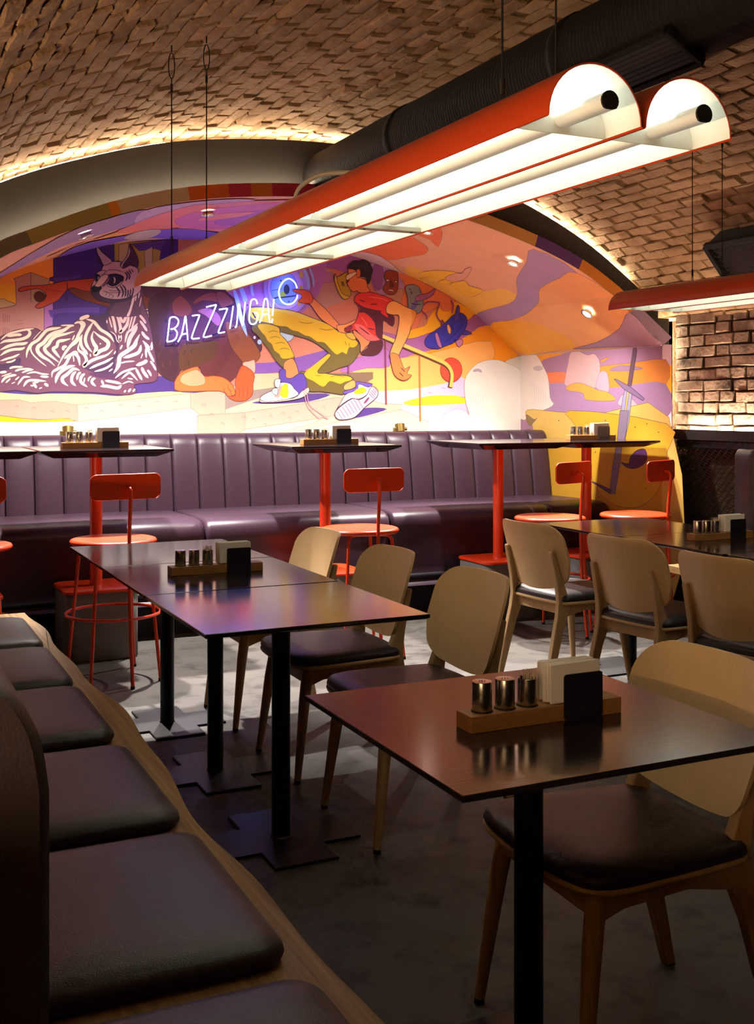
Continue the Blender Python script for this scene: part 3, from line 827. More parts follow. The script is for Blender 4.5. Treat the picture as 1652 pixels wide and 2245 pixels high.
# ------------------------------------------------------------------ condiment caddies and what stands in them
def text_mesh(s_, size, depth, m, parent, M, name):
    cu = bpy.data.curves.new('tmp', 'FONT'); cu.body = s_; cu.size = size; cu.extrude = depth; cu.align_x = 'CENTER'; cu.resolution_u = 3
    to = bpy.data.objects.new('tmp', cu); COL.objects.link(to)
    bpy.context.view_layer.update()
    dg = bpy.context.evaluated_depsgraph_get(); me = bpy.data.meshes.new_from_object(to.evaluated_get(dg))
    bpy.data.objects.remove(to); bpy.data.curves.remove(cu)
    me.transform(M); me.materials.clear(); me.materials.append(MAT[m])
    o = bpy.data.objects.new(name, me); COL.objects.link(o); o.parent = parent
    return o
MTXT = Matrix(((1, 0, 0, 0), (0, 0, -1, 0), (0, 1, 0, 0), (0, 0, 0, 1)))   # text standing upright, facing -y
def make_caddy():
    t = empty('condiment_caddy')
    b = MB(); b.box((0.18, 0.03, 0.0165), (0.36, 0.06, 0.033)); bo = b.build('wood_block', MAT['oak_block'], t, bevel=0.0015, smooth=False)
    for x in (0.042, 0.095, 0.148):
        r = MB(); r.tube([(x + 0.0212 * math.cos(2 * math.pi * k / 24), 0.03 + 0.0212 * math.sin(2 * math.pi * k / 24), 0.0332) for k in range(24)], 0.0012, 6, closed=True); r.build('socket_rim', MAT['ink'], bo)
    pl = MB(); pl.prism(rrect(0.095, 0.092, 0.007, 5, 0.262, 0.0475), -0.0035, -0.0012, Mxz); po = pl.build('napkin_plate', MAT['steel_plate'], t)
    text_mesh('punkraft', 0.0215, 0.0002, 'ink', po, Matrix.Translation((0.262, -0.0037, 0.0135)) @ MTXT, 'lettering')
    pl2 = MB(); pl2.box((0.262, 0.0615, 0.052), (0.095, 0.002, 0.10)); pl2.build('napkin_plate', MAT['steel_plate'], t)
    return t
def make_shaker():
    t = empty('shaker'); s_ = MB(); s_.lathe(((0.0195, 0.0), (0.0200, 0.001), (0.0200, 0.0575), (0.0195, 0.0588), (0.018, 0.059)), 28); s_.build('body', MAT['steel'], t)
    for k in range(7):
        a = 2 * math.pi * k / 6; r = 0.0 if k == 6 else 0.006
        h = MB(); h.cyl((r * math.cos(a), r * math.sin(a), 0.0588), (r * math.cos(a), r * math.sin(a), 0.0593), 0.0013, n=8); h.build('pour_hole', MAT['ink'], t)
    return t
def make_cup():
    t = empty('toothpick_cup'); s_ = MB(); s_.lathe(((0.0195, 0.0), (0.0200, 0.001), (0.0200, 0.0545), (0.0195, 0.055), (0.0185, 0.0545), (0.0183, 0.004)), 28); s_.build('body', MAT['steel'], t)
    rr = random.Random(4); p = MB()
    for k in range(46):
        a = rr.uniform(0, 6.28); r = 0.016 * math.sqrt(rr.random()); a2 = rr.uniform(0, 6.28)
        p0 = Vector((r * math.cos(a) * .8, r * math.sin(a) * .8, 0.006)); p1 = Vector((r * math.cos(a) + .003 * math.cos(a2), r * math.sin(a) + .003 * math.sin(a2), rr.uniform(0.062, 0.073)))
        p.cyl(p0, p1, 0.0010, 0.0005, n=5)
    o = p.build('toothpicks', MAT['toothpick'], t); o['kind'] = 'stuff'
    return t
def make_napkins():
    t = empty('napkin_stack'); rr = random.Random(8)
    for k in range(10):
        y = -0.0245 + k * 0.0054; sk = rr.uniform(-.004, .004)
        m = MB(); m.box((sk, y, 0.039 + rr.uniform(0, .004)), (0.122, 0.0042, 0.078), R=Matrix.Rotation(rr.uniform(-.02, .02), 3, 'Y')); m.build('napkin', MAT['napkin'], t, bevel=0.0018)
    return t
protos = [make_caddy(), make_shaker(), make_shaker(), make_cup(), make_napkins()]
CADS = [(1.088, 1.878, 0.75, 0, 'on the nearest table'), (1.078, 4.082, 0.75, 0, 'on the middle table of the left row'), (3.575, 4.085, 0.75, 0, 'on the right row table'),
        (1.035, 6.20, 1.152, 0, 'on the left high table'), (2.44, 6.20, 1.152, 0, 'on the single high table'), (4.385, 6.24, 1.152, -4, 'on the high table by the painted sword')]
first = True
for x, y, z, a, where in CADS:
    R = Matrix.Rotation(math.radians(a), 3, 'Z')
    for k, (pr, lx, ly, lz) in enumerate(((0, 0, 0, 0), (1, 0.042, 0.03, 0.0335), (2, 0.095, 0.03, 0.0335), (3, 0.148, 0.03, 0.0335), (4, 0.250, 0.031, 0.0335))):
        o = protos[pr] if first else copy_tree(protos[pr])
        v = R @ Vector((lx, ly, 0)); o.location = (x + v.x, y + v.y, z + lz); o.rotation_euler = (0, 0, math.radians(a))
        lab_, cat_, g_ = (('oak condiment caddy with lettered metal napkin plate ' + where, 'caddy', 'condiment caddies'),
                      ('left end steel shaker in the caddy ' + where, 'shaker', 'steel shakers'),
                      ('second steel shaker in the caddy ' + where, 'shaker', 'steel shakers'),
                      ('steel cup of toothpicks in the caddy ' + where, 'toothpick cup', 'toothpick cups'),
                      ('stack of white paper napkins in the caddy ' + where, 'napkins', 'napkin stacks'))[k]
        tag(o, lab_, cat_, g_)
    first = False

# ------------------------------------------------------------------ pendant lamps: twin half-round troughs
def make_pendant(y0, y1, xl, xr, zb, bars, wires, label, cable=False):
    t = empty('pendant_lamp', ((xl + xr) / 2, (y0 + y1) / 2, zb)); ox, oy = (xl + xr) / 2, (y0 + y1) / 2
    w_ = (xr - xl) / 2; r = w_ / 2 - 0.004; hh = 0.098
    L = y1 - y0; NA = 20
    for k in (-1, 1):
        xc = k * w_ / 2
        def arcp(rr, hz, a): return xc - rr * math.cos(a), hz * math.sin(a)
        # outer red shell with rolled lips
        m = MB(); sec = [arcp(r, hh, math.pi * i / NA) for i in range(NA + 1)]
        sec = [(sec[0][0] - 0.0025, -0.003)] + sec + [(sec[-1][0] + 0.0025, -0.003)]
        inn = [(xc + (x - xc) * 0.985, z * 0.975 - (0.0 if z > 0 else 0.0)) for x, z in sec]
        poly = sec + list(reversed(inn))
        m.prism(poly, -L / 2, L / 2, Mxz); sh = m.build('shade', MAT['red_enamel'], t, angle=25)
        m = MB(); m.grid(NA, 1, lambda u, v: (arcp(r * 0.978, hh * 0.968, math.pi * u)[0], (-L / 2 + 0.0015) + (L - 0.003) * v, arcp(r * 0.978, hh * 0.968, math.pi * u)[1]))
        m.build('reflector', MAT['reflector'], sh, fix=False, angle=80)
        # tube sections between the cross bars
        cuts = [-L / 2 - 0.035] + [b - oy for b in bars] + [L / 2 - 0.03]
        for a, b in zip(cuts, cuts[1:]):
            g = 0.03 if a > -L / 2 else 0.0; g2 = 0.03 if b < L / 2 - 0.05 else 0.0
            tb = MB(); n = 16; rt = 0.0165; zc = 0.024
            tb.loops([[Vector((xc + rt * math.cos(2 * math.pi * i / n), yy, max(zc + rt * math.sin(2 * math.pi * i / n), zc - rt * 0.80))) for i in range(n)] for yy in (a + g, b - g2)])
            bt = tb.build('batten', MAT['lamp_white'], t, angle=50)
            lt = MB(); rt2 = rt + 0.0012
            lt.grid(8, 1, lambda u, v: (xc + rt2 * math.cos(math.radians(25 + 130 * u)), (max(a + g, -L / 2 + 0.02) + 0.004) + (min(b - g2, L / 2 - .02) - max(a + g, -L / 2 + 0.02) - 0.008) * v, zc + rt2 * math.sin(math.radians(25 + 130 * u))))
            lt.build('light_tube', MAT['tube_light'], bt, fix=False)
            if a < -L / 2:
                cp = MB(); cp.loops([[Vector((xc + rt * 1.04 * math.cos(2 * math.pi * i / n), yy, max(zc + rt * 1.04 * math.sin(2 * math.pi * i / n), zc - rt * 0.84))) for i in range(n)] for yy in (a - 0.004, a + 0.0)]); cp.build('end_cap', MAT['rubber'], bt)
        for yb in (-L / 2 + 0.10, L / 2 - 0.07):
            hd = [arcp(r * 0.96, hh * 0.93, math.pi * i / NA) for i in range(NA + 1)]
            hd = [(x, min(z, 0.055)) for x, z in hd]
            m = MB(); m.prism([(hd[0][0], -0.001)] + hd[1:-1] + [(hd[-1][0], -0.001)], yb - 0.0015, yb + 0.0015, Mxz); m.build('baffle', MAT['reflector'], t)
    for b in bars:
        for k in (-1, 1):
            m = MB(); m.box((k * w_ / 2, b - oy, 0.006), (w_ - 0.012, 0.035, 0.012)); br = m.build('cross_bar', MAT['alu'], t, bevel=0.001)
            for dx in (-w_ * .36, w_ * .36):
                s_ = MB(); s_.cyl((k * w_ / 2 + dx, b - oy, -0.002), (k * w_ / 2 + dx, b - oy, 0.001), 0.004, n=10); s_.build('screw', MAT['screw'], br)
    for yb in (-L / 2 + 0.33, L / 2 - 0.40):
        m = MB(); m.box((0, yb, hh * 0.94), (w_ * 1.25, 0.03, 0.012)); m.build('hanger_bar', MAT['red_enamel'], t, bevel=0.002)
    # suspension wires with loops
    for wx, wy in wires:
        zt = vz(wx) - zb; lx, ly = wx - ox, wy - oy
        m = MB(); a = 0.012
        path = [(lx, ly, zt + .01), (lx, ly, zt - 0.03)]
        m.tube(path, 0.003, 6)
        loop = [(lx + a * math.sin(q) * (1 if q else 1), ly, zt - 0.085 + 0.05 * math.cos(q)) for q in [2 * math.pi * i / 16 for i in range(16)]]
        m.tube(loop, 0.0022, 6, closed=True)
        z_bot = hh * 0.98
        m.tube([(lx, ly, zt - 0.13), (lx, ly, z_bot + 0.05)], 0.0024, 6)
        m.tube([(lx, ly, z_bot + 0.075), (lx, ly, z_bot + 0.045)], 0.005, 8)
        m.tube([(lx, ly, zt - 0.155), (lx, ly, zt - 0.185)], 0.005, 8)
        m.tube([(lx - .006, ly, z_bot - 0.004), (lx - .004, ly, z_bot + .03), (lx, ly, z_bot + .055)], 0.0018, 6)
        m.tube([(lx + .006, ly, z_bot - 0.004), (lx + .004, ly, z_bot + .03), (lx, ly, z_bot + .055)], 0.0018, 6)
        m.build('suspension_wire', MAT['wire'], t)
    if cable:
        pts_ = catmull([(x - ox, y - oy, z - zb) for x, y, z in ((1.20, 3.12, 1.95), (1.20, 3.12, 2.005), (1.20, 3.06, 2.038), (1.21, 2.92, 2.045), (1.25, 2.76, 2.02), (1.29, 2.64, 1.965))], closed=False, sub=6)
        m = MB(); m.tube(pts_, 0.007, 8); m.build('power_cable', MAT['cable'], t)
    tag(t, label, 'lamp', 'red trough pendant lamps')
    return t
make_pendant(1.54, 4.52, 1.035, 1.435, 1.87, (2.76, 3.38), ((1.115, 4.22), (1.245, 4.19), (1.175, 1.905), (1.31, 1.915)), 'long red twin-trough pendant lamp hanging over the left row of tables', True)
make_pendant(1.60, 4.58, 3.445, 3.865, 1.87, (2.82, 3.44), ((3.65, 4.19), (3.79, 4.14), (3.55, 1.95), (3.70, 1.95)), 'red twin-trough pendant lamp at right over the right row of tables')

# recessed spotlights in the painted niche ceiling
def hit_niche(px, py):
    d = ray(px, py); t = 5.9 / d.y; o = Vector((0, 0, H)); prev = None
    for i in range(4000):
        p_ = o + d * t
        if p_.z >= nz_(p_.x): return p_
        t += 0.002
    return p_
SP = [(185, 506), (455, 458), (937, 499), (1127, 568), (1291, 680)]
SPL = ['recessed spotlight seen edge-on in the painted ceiling at far left', 'recessed spotlight in the pink painted ceiling behind the hanging wires', 'recessed spotlight in the orange painted cloud beside the long lamp',
       'bright recessed spotlight in the peach painted sky', 'brightest recessed spotlight, lowest at the right of the painted ceiling']
SPOTS = []
for (px, py), l in zip(SP, SPL):
    p_ = hit_niche(px, py); x = p_.x
    sl = (nz_(x + .03) - nz_(x - .03)) / .06; nrm = Vector((sl, 0, -1)).normalized()
    t = empty('recessed_spotlight', p_ + nrm * 0.034)
    q = nrm.to_track_quat('Z', 'Y'); t.rotation_mode = 'QUATERNION'; t.rotation_quaternion = q
    rg = MB(); n = 28; prof = ((0.043, -0.002), (0.046, 0.001), (0.043, 0.005), (0.034, 0.004), (0.032, -0.002), (0.030, -0.02))
    rg.loops([[Vector((r * math.cos(2 * math.pi * k / n), r * math.sin(2 * math.pi * k / n), z)) for k in range(n)] for r, z in prof], cap0=False, cap1=False); rg.build('trim_ring', MAT['steel'], t, fix=False)
    ln = MB(); ln.lathe(((0.0005, -0.006), (0.014, -0.007), (0.027, -0.010)), 20); ln.build('lens', MAT['spot_lens'], t, fix=False)
    tag(t, l, 'spotlight', 'recessed spotlights in the niche ceiling')
    k5 = 0.55 if px > 1200 else 1.0
    for nm, en, cone, bl, dy, dx in (('spot_beam', S_SPOT * k5, 74, 0.45, -0.50, 0.22), ('spot_spill', S_SPILL * (0.14 if px > 1200 else 1.4 if px < 500 else 1), 140, 0.8, 0.55, 0.0)):
        ld = bpy.data.lights.new(nm, 'SPOT'); ld.energy = en; ld.spot_size = math.radians(cone); ld.spot_blend = bl; ld.color = (1.0, 0.93, 0.86); ld.shadow_soft_size = 0.025
        lo = bpy.data.objects.new(nm, ld); COL.objects.link(lo); lo.location = p_ + nrm * 0.045
        tgt = Vector((p_.x + (2.6 - p_.x) * dx, p_.y + dy, 0.0)); lo.rotation_mode = 'QUATERNION'; lo.rotation_quaternion = (tgt - lo.location).to_track_quat('-Z', 'Y')

# small brass clip spotlights on the banquette ledge
def ledge_spot(px, label):
    p_ = at_y(px, 940, 7.50)
    t = empty('ledge_spotlight', (p_.x, 7.52, 1.165))
    d = Vector((0.05, 0.30, 1)).normalized(); c = Vector((0, 0, 0.050))
    b = MB(); b.cyl(c - d * 0.03, c + d * 0.03, 0.034, 0.038, n=24, caps=True); b.build('can', MAT['brass'], t)
    k = MB(); k.cyl(c + d * 0.0302, c + d * 0.032, 0.033, n=24); k.build('lens', MAT['black_paint'], t)
    s_ = MB(); s_.box((-0.035, 0, 0.02), (0.035, 0.03, 0.07)); s_.build('bracket', MAT['brass'], t, bevel=0.002)
    kn = MB(); kn.cyl((0.03, 0, 0.045), (0.055, 0, 0.045), 0.013, n=14); kn.build('knob', MAT['brass'], t)
    tag(t, label, 'spotlight', 'small brass spotlights on the banquette ledge')
ledge_spot(879, 'small brass spotlight peeking over the banquette right of the middle caddy')
ledge_spot(150, 'small brass spotlight half hidden behind the shakers on the left high table')
# ------------------------------------------------------------------ the mural, painted on back wall, ceiling, side wall and arch rim
MURAL = empty('mural', (2.6, Y_BACK, 0.0))
tag(MURAL, 'comic style sunset mural with zebra-striped cat, ape and leaping figure around the niche', 'mural')
def paint_material():
    m = bpy.data.materials.new('mural_paint'); m.use_nodes = True; nt = m.node_tree; P = nt.nodes['Principled BSDF']
    at = nt.nodes.new('ShaderNodeAttribute'); at.attribute_name = 'paint'; at.attribute_type = 'GEOMETRY'
    g = nt.nodes.new('ShaderNodeNewGeometry'); nz = nt.nodes.new('ShaderNodeTexNoise'); nz.inputs['Scale'].default_value = 9; nz.inputs['Detail'].default_value = 4
    nt.links.new(g.outputs['Position'], nz.inputs['Vector'])
    mr = nt.nodes.new('ShaderNodeMapRange'); mr.inputs[3].default_value = 1.0; mr.inputs[4].default_value = 1.2
    nt.links.new(nz.outputs['Fac'], mr.inputs[0])
    hv = nt.nodes.new('ShaderNodeHueSaturation'); nt.links.new(mr.outputs[0], hv.inputs['Value']); nt.links.new(at.outputs['Color'], hv.inputs['Color'])
    nt.links.new(hv.outputs[0], P.inputs['Base Color']); P.inputs['Roughness'].default_value = 0.55; P.inputs['Specular IOR Level'].default_value = 0.3
    return m
PAINT = paint_material()
CROPS = {'A': (0, 680, 8.695), 'B': (140, 660, 7.509), 'C': (190, 520, 10.325), 'D': (320, 600, 6.608), 'E': (540, 660, 5.507), 'F': (640, 560, 5.507),
         'G': (820, 560, 6.883), 'H': (0, 400, 5.1625), 'L': (0, 360, 2.95), 'M': (500, 460, 2.95), 'R': (900, 400, 2.753), 'K': (1050, 900, 2.744), 'P': (0, 0, 1.0)}
def cp(c, pts):
    x0, y0, s_ = CROPS[c]; return [(x0 + x / s_, y0 + y / s_) for x, y in pts]
LAYER = {'back': 0, 'side': 0, 'vault': 0}
class Paint:
    def __init__(s, name, k=1.0): s.name = name; s.v = []; s.f = []; s.c = []; s.k = k
    def uv(s, surf, p):
        if surf == 'back': q = at_y(p[0], p[1], Y_BACK); return (q.x, q.z)
        if surf == 'side': q = at_x(p[0], p[1], X_SIDE); return (q.y, q.z)
        q = hit_niche(p[0], p[1]); return (q.x, min(max(q.y, Y_STRIP), Y_BACK))
    def world(s, surf, a, b, e):
        if surf == 'back': return (a, Y_BACK - e, b)
        if surf == 'side': return (X_SIDE - e, a, b)
        sl = (nz_(a + .02) - nz_(a - .02)) / .04; l = math.sqrt(1 + sl * sl)
        return (a + sl / l * e, b, nz_(a) - e / l)
    def flat(s, surf, poly2, col):
        LAYER[surf] += 1; e = 0.001 + LAYER[surf] * {'back': 0.00002, 'side': 0.00004, 'vault': 0.0002}[surf]
        try: tri = tessellate_polygon([[Vector((x, y, 0)) for x, y in poly2]])
        except Exception: return
        vs = list(poly2); fs = [tuple(t) for t in tri]
        if surf == 'vault':
            bm = bmesh.new(); bv = [bm.verts.new((x, y, 0)) for x, y in vs]
            for t in fs:
                try: bm.faces.new([bv[i] for i in t])
                except ValueError: pass
            xs = [x for x, y in vs]; x = math.ceil(min(xs) / 0.05) * 0.05
            while x < max(xs):
                g = bm.verts[:] + bm.edges[:] + bm.faces[:]
                bmesh.ops.bisect_plane(bm, geom=g, plane_co=(x, 0, 0), plane_no=(1, 0, 0)); x += 0.05
            bm.verts.index_update(); vs = [(q.co.x, q.co.y) for q in bm.verts]; fs = [tuple(q.index for q in f.verts) for f in bm.faces]; bm.free()
        b0 = len(s.v)
        s.v += [s.world(surf, x, y, e) for x, y in vs]
        for f in fs: s.f.append(tuple(i + b0 for i in f)); s.c.append(col)
    def poly(s, surf, crop, pts, col, smooth=True, line=None, lw=1.1):
        px = cp(crop, pts)
        uvp = [s.uv(surf, p) for p in px]
        if smooth and len(uvp) > 3: uvp = catmull(uvp, True, 3)
        s.flat(surf, uvp, srgb(col))
        if line: s.ribbon(surf, uvp + [uvp[0]], lw / 290.0, srgb(line), False)
    def ribbon(s, surf, uvp, w_, col, taper=True):
        n = len(uvp); Lp, Rp = [], []
        for i in range(n):
            a, b = uvp[max(i - 1, 0)], uvp[min(i + 1, n - 1)]
            tx, ty = b[0] - a[0], b[1] - a[1]; l = math.hypot(tx, ty) or 1
            k = 1.0
            if taper: q = i / (n - 1); k = max(0.08, min(1, (min(q, 1 - q) * 4.5)) ** 0.7)
            Lp.append((uvp[i][0] - ty / l * w_ / 2 * k, uvp[i][1] + tx / l * w_ / 2 * k)); Rp.append((uvp[i][0] + ty / l * w_ / 2 * k, uvp[i][1] - tx / l * w_ / 2 * k))
        LAYER[surf] += 1; e = 0.001 + LAYER[surf] * {'back': 0.00002, 'side': 0.00004, 'vault': 0.0002}[surf]; b0 = len(s.v)
        s.v += [s.world(surf, x, y, e) for x, y in Lp + Rp]
        for i in range(n - 1): s.f.append((b0 + i, b0 + i + 1, b0 + n + i + 1, b0 + n + i)); s.c.append(col)
    def stroke(s, surf, crop, pts, w_, col, taper=True, sub=5):
        """w_ is measured in crop pixels"""
        sc = CROPS[crop][2]; uvp = [s.uv(surf, p) for p in cp(crop, pts)]
        if len(uvp) > 2: uvp = catmull(uvp, False, sub)
        else: uvp = [tuple(uvp[0][k] + (uvp[1][k] - uvp[0][k]) * i / 6 for k in (0, 1)) for i in range(7)]
        s.ribbon(surf, uvp, w_ / sc / 285.0, srgb(col), taper)
    def oval(s, surf, crop, c, rx, ry, col, line=None, rot=0.0):
        pts = []
        for k in range(20):
            a = 2 * math.pi * k / 20; x, y = rx * math.cos(a), ry * math.sin(a)
            pts.append((c[0] + x * math.cos(rot) - y * math.sin(rot), c[1] + x * math.sin(rot) + y * math.cos(rot)))
        s.poly(surf, crop, pts, col, True, line)
    def done(s, label=None):
        me = bpy.data.meshes.new(s.name); me.from_pydata(s.v, [], s.f)
        ca = me.color_attributes.new('paint', 'FLOAT_COLOR', 'CORNER'); buf = []
        for p_ in me.polygons: buf += list(s.c[p_.index]) * 0 + [x for _ in range(p_.loop_total) for x in (*(q * s.k for q in s.c[p_.index]), 1.0)]
        ca.data.foreach_set('color', buf); me.materials.append(PAINT); me.update()
        o = bpy.data.objects.new(s.name, me); COL.objects.link(o); o.parent = MURAL
        o.matrix_parent_inverse = Matrix.Translation((-2.6, -Y_BACK, 0)); o.location = (0, 0, 0)
        if label: o['label'] = label
        return o
INK = '#3c1f38'
# ---- sky on the back wall
S = Paint('painted_sky', 0.95)
S.flat('back', [(X_LEFTN, 1.0), (X_SIDE, 1.0)] + list(reversed([(x, z) for x, z in NICHE_S])), srgb('#cb7c66'))
b = lambda c, p_, col, sm=True, ln=None: S.poly('back', c, p_, col, sm, ln)
b('P', [(-20, 560), (130, 520), (130, 720), (-20, 740)], '#f59a44', False)
b('P', [(-20, 640), (40, 630), (60, 700), (60, 740), (-20, 760)], '#f0b030')
b('F', [(-60, 120), (560, -80), (720, -20), (1190, 150), (1220, 260), (1000, 430), (960, 300), (700, 220), (430, 150), (240, 200), (-60, 280)], '#a25da2', True, '#8a4a80')
b('F', [(230, 200), (430, 160), (560, 300), (640, 420), (600, 570), (380, 660), (180, 600), (200, 380)], '#be8a80')
b('F', [(320, 330), (350, 240), (470, 200), (520, 300), (420, 330)], '#b07aa0', True, '#9a5c80')
b('F', [(380, 650), (560, 570), (700, 560), (830, 640), (800, 760), (640, 840), (480, 760), (380, 690)], '#cf7860')
b('F', [(955, 90), (1190, 160), (1340, 220), (1310, 300), (1390, 400), (1090, 480), (1010, 415), (955, 330)], '#b184b8', True, '#8a5a98')
b('F', [(1000, 100), (1090, 120), (1090, 330), (1050, 420), (980, 370), (955, 250)], '#8f5498', True, '#7a4488')
b('F', [(1000, 460), (1130, 480), (1290, 400), (1400, 440), (1390, 520), (1280, 580), (1140, 500)], '#c08672', True, '#a06a5c')
b('G', [(430, 260), (1270, 720), (1190, 840), (1040, 840), (1000, 750), (940, 790), (730, 900), (640, 1110), (520, 1130), (380, 900), (460, 440), (400, 360)], '#df7850', True, '#b85a40')
b('G', [(1230, 700), (1540, 900), (1390, 1000), (1280, 900), (1050, 1050), (860, 1170), (500, 1260), (540, 1130), (760, 1060), (830, 930), (960, 780), (1040, 840), (1180, 820)], '#f4ab24', True, '#c88420')
b('G', [(-60, 1200), (200, 1170), (520, 1260), (860, 1160), (1390, 990), (1530, 890), (1800, 1000), (1680, 1120), (1330, 1330), (860, 1500), (390, 1610), (-60, 1680)], '#a4619a', True, '#84467c')
b('R', [(-60, 1080), (130, 1010), (300, 950), (470, 860), (670, 1000), (670, 1200), (600, 1090), (480, 1080), (380, 1110), (320, 1200), (-60, 1270)], '#f49a22')
b('M', [(800, 1040), (1000, 980), (1300, 930), (1700, 850), (1640, 1110), (1300, 1180), (980, 1190), (900, 1100)], '#f7b060', True, '#c88a50')
b('R', [(-260, 1290), (0, 1250), (200, 1215), (330, 1190), (340, 1560), (-260, 1560)], '#d6b6d2')
b('R', [(-40, 1325), (100, 1290), (240, 1284), (330, 1300), (340, 1330), (180, 1342), (0, 1346)], '#f4c52e')
b('E', [(60, 760), (300, 740), (560, 690), (760, 640), (980, 590), (960, 660), (700, 840), (400, 860), (60, 870)], '#7f52a4')
b('E', [(1130, 840), (1240, 760), (1330, 690), (1600, 590), (1720, 600), (1720, 790), (1450, 810), (1210, 860)], '#a566ac', True, '#8a4a8c')
b('P', [(500, 590), (700, 560), (700, 640), (640, 700), (560, 700), (510, 660)], '#b072b4')
b('P', [(540, 860), (640, 820), (640, 880), (560, 900)], '#d8906c')
for k, (x, y, l) in enumerate(((1290, 1180, 30), (1500, 1210, 60), (980, 700, 40), (1380, 1150, 25))): S.stroke('back', 'M', [(x, y), (x + l, y + 6)], 3, '#a8705c')
# ---- sky on the ceiling
S.flat('vault', [(X_LEFTN + .02, Y_STRIP), (X_SIDE - .01, Y_STRIP), (X_SIDE - .01, Y_BACK), (X_LEFTN + .02, Y_BACK)], srgb('#eeb088'))
v = lambda c, p_, col, sm=True, ln=None: S.poly('vault', c, p_, col, sm, ln, 1.0)
v('R', [(-20, 560), (200, 690), (390, 800), (480, 760), (640, 700), (560, 640), (440, 655), (340, 620), (230, 580), (120, 560), (0, 500)], '#fac558')
v('R', [(740, 400), (1005, 545), (900, 575), (780, 640), (772, 720), (700, 790), (600, 830), (480, 865), (390, 800), (470, 765), (600, 730), (645, 670), (640, 580), (700, 480)], '#ac8ab4', True, '#8a6a8c')
v('R', [(1005, 545), (1340, 780), (1260, 880), (1130, 960), (980, 1000), (662, 1030), (480, 865), (600, 830), (700, 790), (772, 720), (780, 640), (900, 575)], '#f2a660', True, '#b8805c')
v('R', [(480, 865), (600, 835), (760, 850), (940, 930), (980, 1000), (800, 1020), (662, 1030)], '#f8ad30')
v('R', [(1340, 780), (1500, 900), (1500, 978), (1200, 990), (980, 1003), (1130, 960), (1260, 880)], '#aa8398', True, '#7c5c74')
v('M', [(800, 270), (1000, 200), (1150, 160), (1230, 200), (1290, 245), (1265, 285), (1180, 300), (1050, 322), (900, 300)], '#f47a44', True, '#b86a4c')
v('R', [(30, 290), (80, 262), (150, 255), (190, 300), (165, 385), (120, 345), (60, 320)], '#ee7446', True, '#b86a4c')
for p_ in ([(50, 545), (160, 528), (290, 545), (230, 580), (130, 572)], [(165, 597), (220, 585), (240, 605), (190, 612)], [(240, 610), (330, 590), (350, 620), (440, 650), (350, 690), (280, 640)], [(60, 575), (90, 570), (105, 583), (75, 588)]):
    v('R', p_, '#fbc43a', True, '#c08a50')
v('R', [(210, 570), (270, 545), (310, 545), (330, 520), (368, 510), (345, 560), (300, 590), (240, 590)], '#eaa98c', True, '#b07a5c')
v('M', [(735, 288), (860, 265), (1000, 305), (1110, 420), (1250, 480), (1330, 540), (1100, 440), (900, 350)], '#ecc4b8')
v('P', [(-20, 610), (128, 518), (244, 474), (320, 458), (320, 482), (205, 516), (124, 543), (-20, 625)], '#a184b6', True, '#806494')
v('P', [(310, 462), (420, 441), (560, 435), (480, 452), (380, 470), (300, 492)], '#c4aed0', True, '#806494')
v('P', [(100, 563), (151, 540), (174, 534), (258, 505), (320, 484), (400, 470), (400, 490), (320, 504), (252, 516), (170, 533), (120, 556)], '#f3a956', True, '#b8784c')
v('P', [(-20, 640), (60, 592), (150, 556), (100, 575), (20, 612)], '#f2c46a')
v('P', [(380, 470), (460, 446), (640, 436), (800, 440), (800, 540), (640, 520), (400, 500)], '#e58a86')
v('P', [(255, 506), (290, 490), (340, 470), (430, 446), (480, 452), (410, 474), (395, 495), (330, 503), (280, 508)], '#ee8260', True, '#b85a50')
v('P', [(395, 492), (385, 478), (440, 460), (560, 445), (760, 440), (760, 470), (640, 500), (520, 500), (440, 498)], '#d46fa8', True, '#a04a84')
v('P', [(470, 488), (500, 470), (600, 455), (700, 452), (640, 480), (540, 492)], '#b460b4', True, '#8a4490')
v('P', [(430, 480), (480, 466), (560, 462), (500, 476)], '#f09078', True, '#a04a84')
v('P', [(128, 562), (170, 536), (250, 518), (330, 504), (400, 498), (480, 508), (560, 520), (560, 535), (400, 525), (300, 520), (213, 540)], '#7f5cb6')
v('P', [(270, 520), (300, 505), (350, 500), (345, 512), (310, 522)], '#c8b49a', True, '#6a4a9a')
S.done()
# ---- buildings
B = Paint('painted_buildings')
b = lambda c, p_, col, sm=False, ln=INK: B.poly('back', c, p_, col, sm, ln, 0.9)
b('L', [(90, 740), (200, 700), (320, 745), (320, 890), (285, 900), (285, 1100), (-30, 1120), (-30, 935), (105, 905), (100, 760)], '#b67c76')
b('L', [(200, 700), (320, 745), (320, 880), (200, 892)], '#b08c74')
b('L', [(-30, 940), (105, 908), (285, 880), (285, 1100), (-30, 1130)], '#b57f78', False, None)
b('L', [(285, 880), (345, 860), (345, 1080), (285, 1080)], '#a468ae')
b('L', [(-30, 885), (20, 870), (50, 885), (80, 895), (98, 912), (-30, 935)], '#bfa078', True)
b('L', [(345, 610), (740, 505), (1150, 470), (1150, 900), (960, 1080), (340, 1080), (345, 760), (320, 755), (320, 735), (345, 725)], '#45297f')
b('L', [(345, 740), (520, 715), (520, 740), (345, 762)], '#53358f', False, None)
b('L', [(312, 945), (420, 930), (640, 925), (640, 960), (420, 960), (345, 970), (345, 1000), (325, 985)], '#583a96', False, None)
b('L', [(738, 512), (830, 505), (1075, 490), (1040, 560), (1020, 700), (890, 760), (890, 600), (740, 630)], '#a78f48')
b('L', [(768, 520), (832, 515), (832, 640), (768, 640)], '#b39d86')
b('L', [(850, 515), (1000, 498), (1075, 492), (1040, 560), (1000, 545), (900, 560)], '#553898')
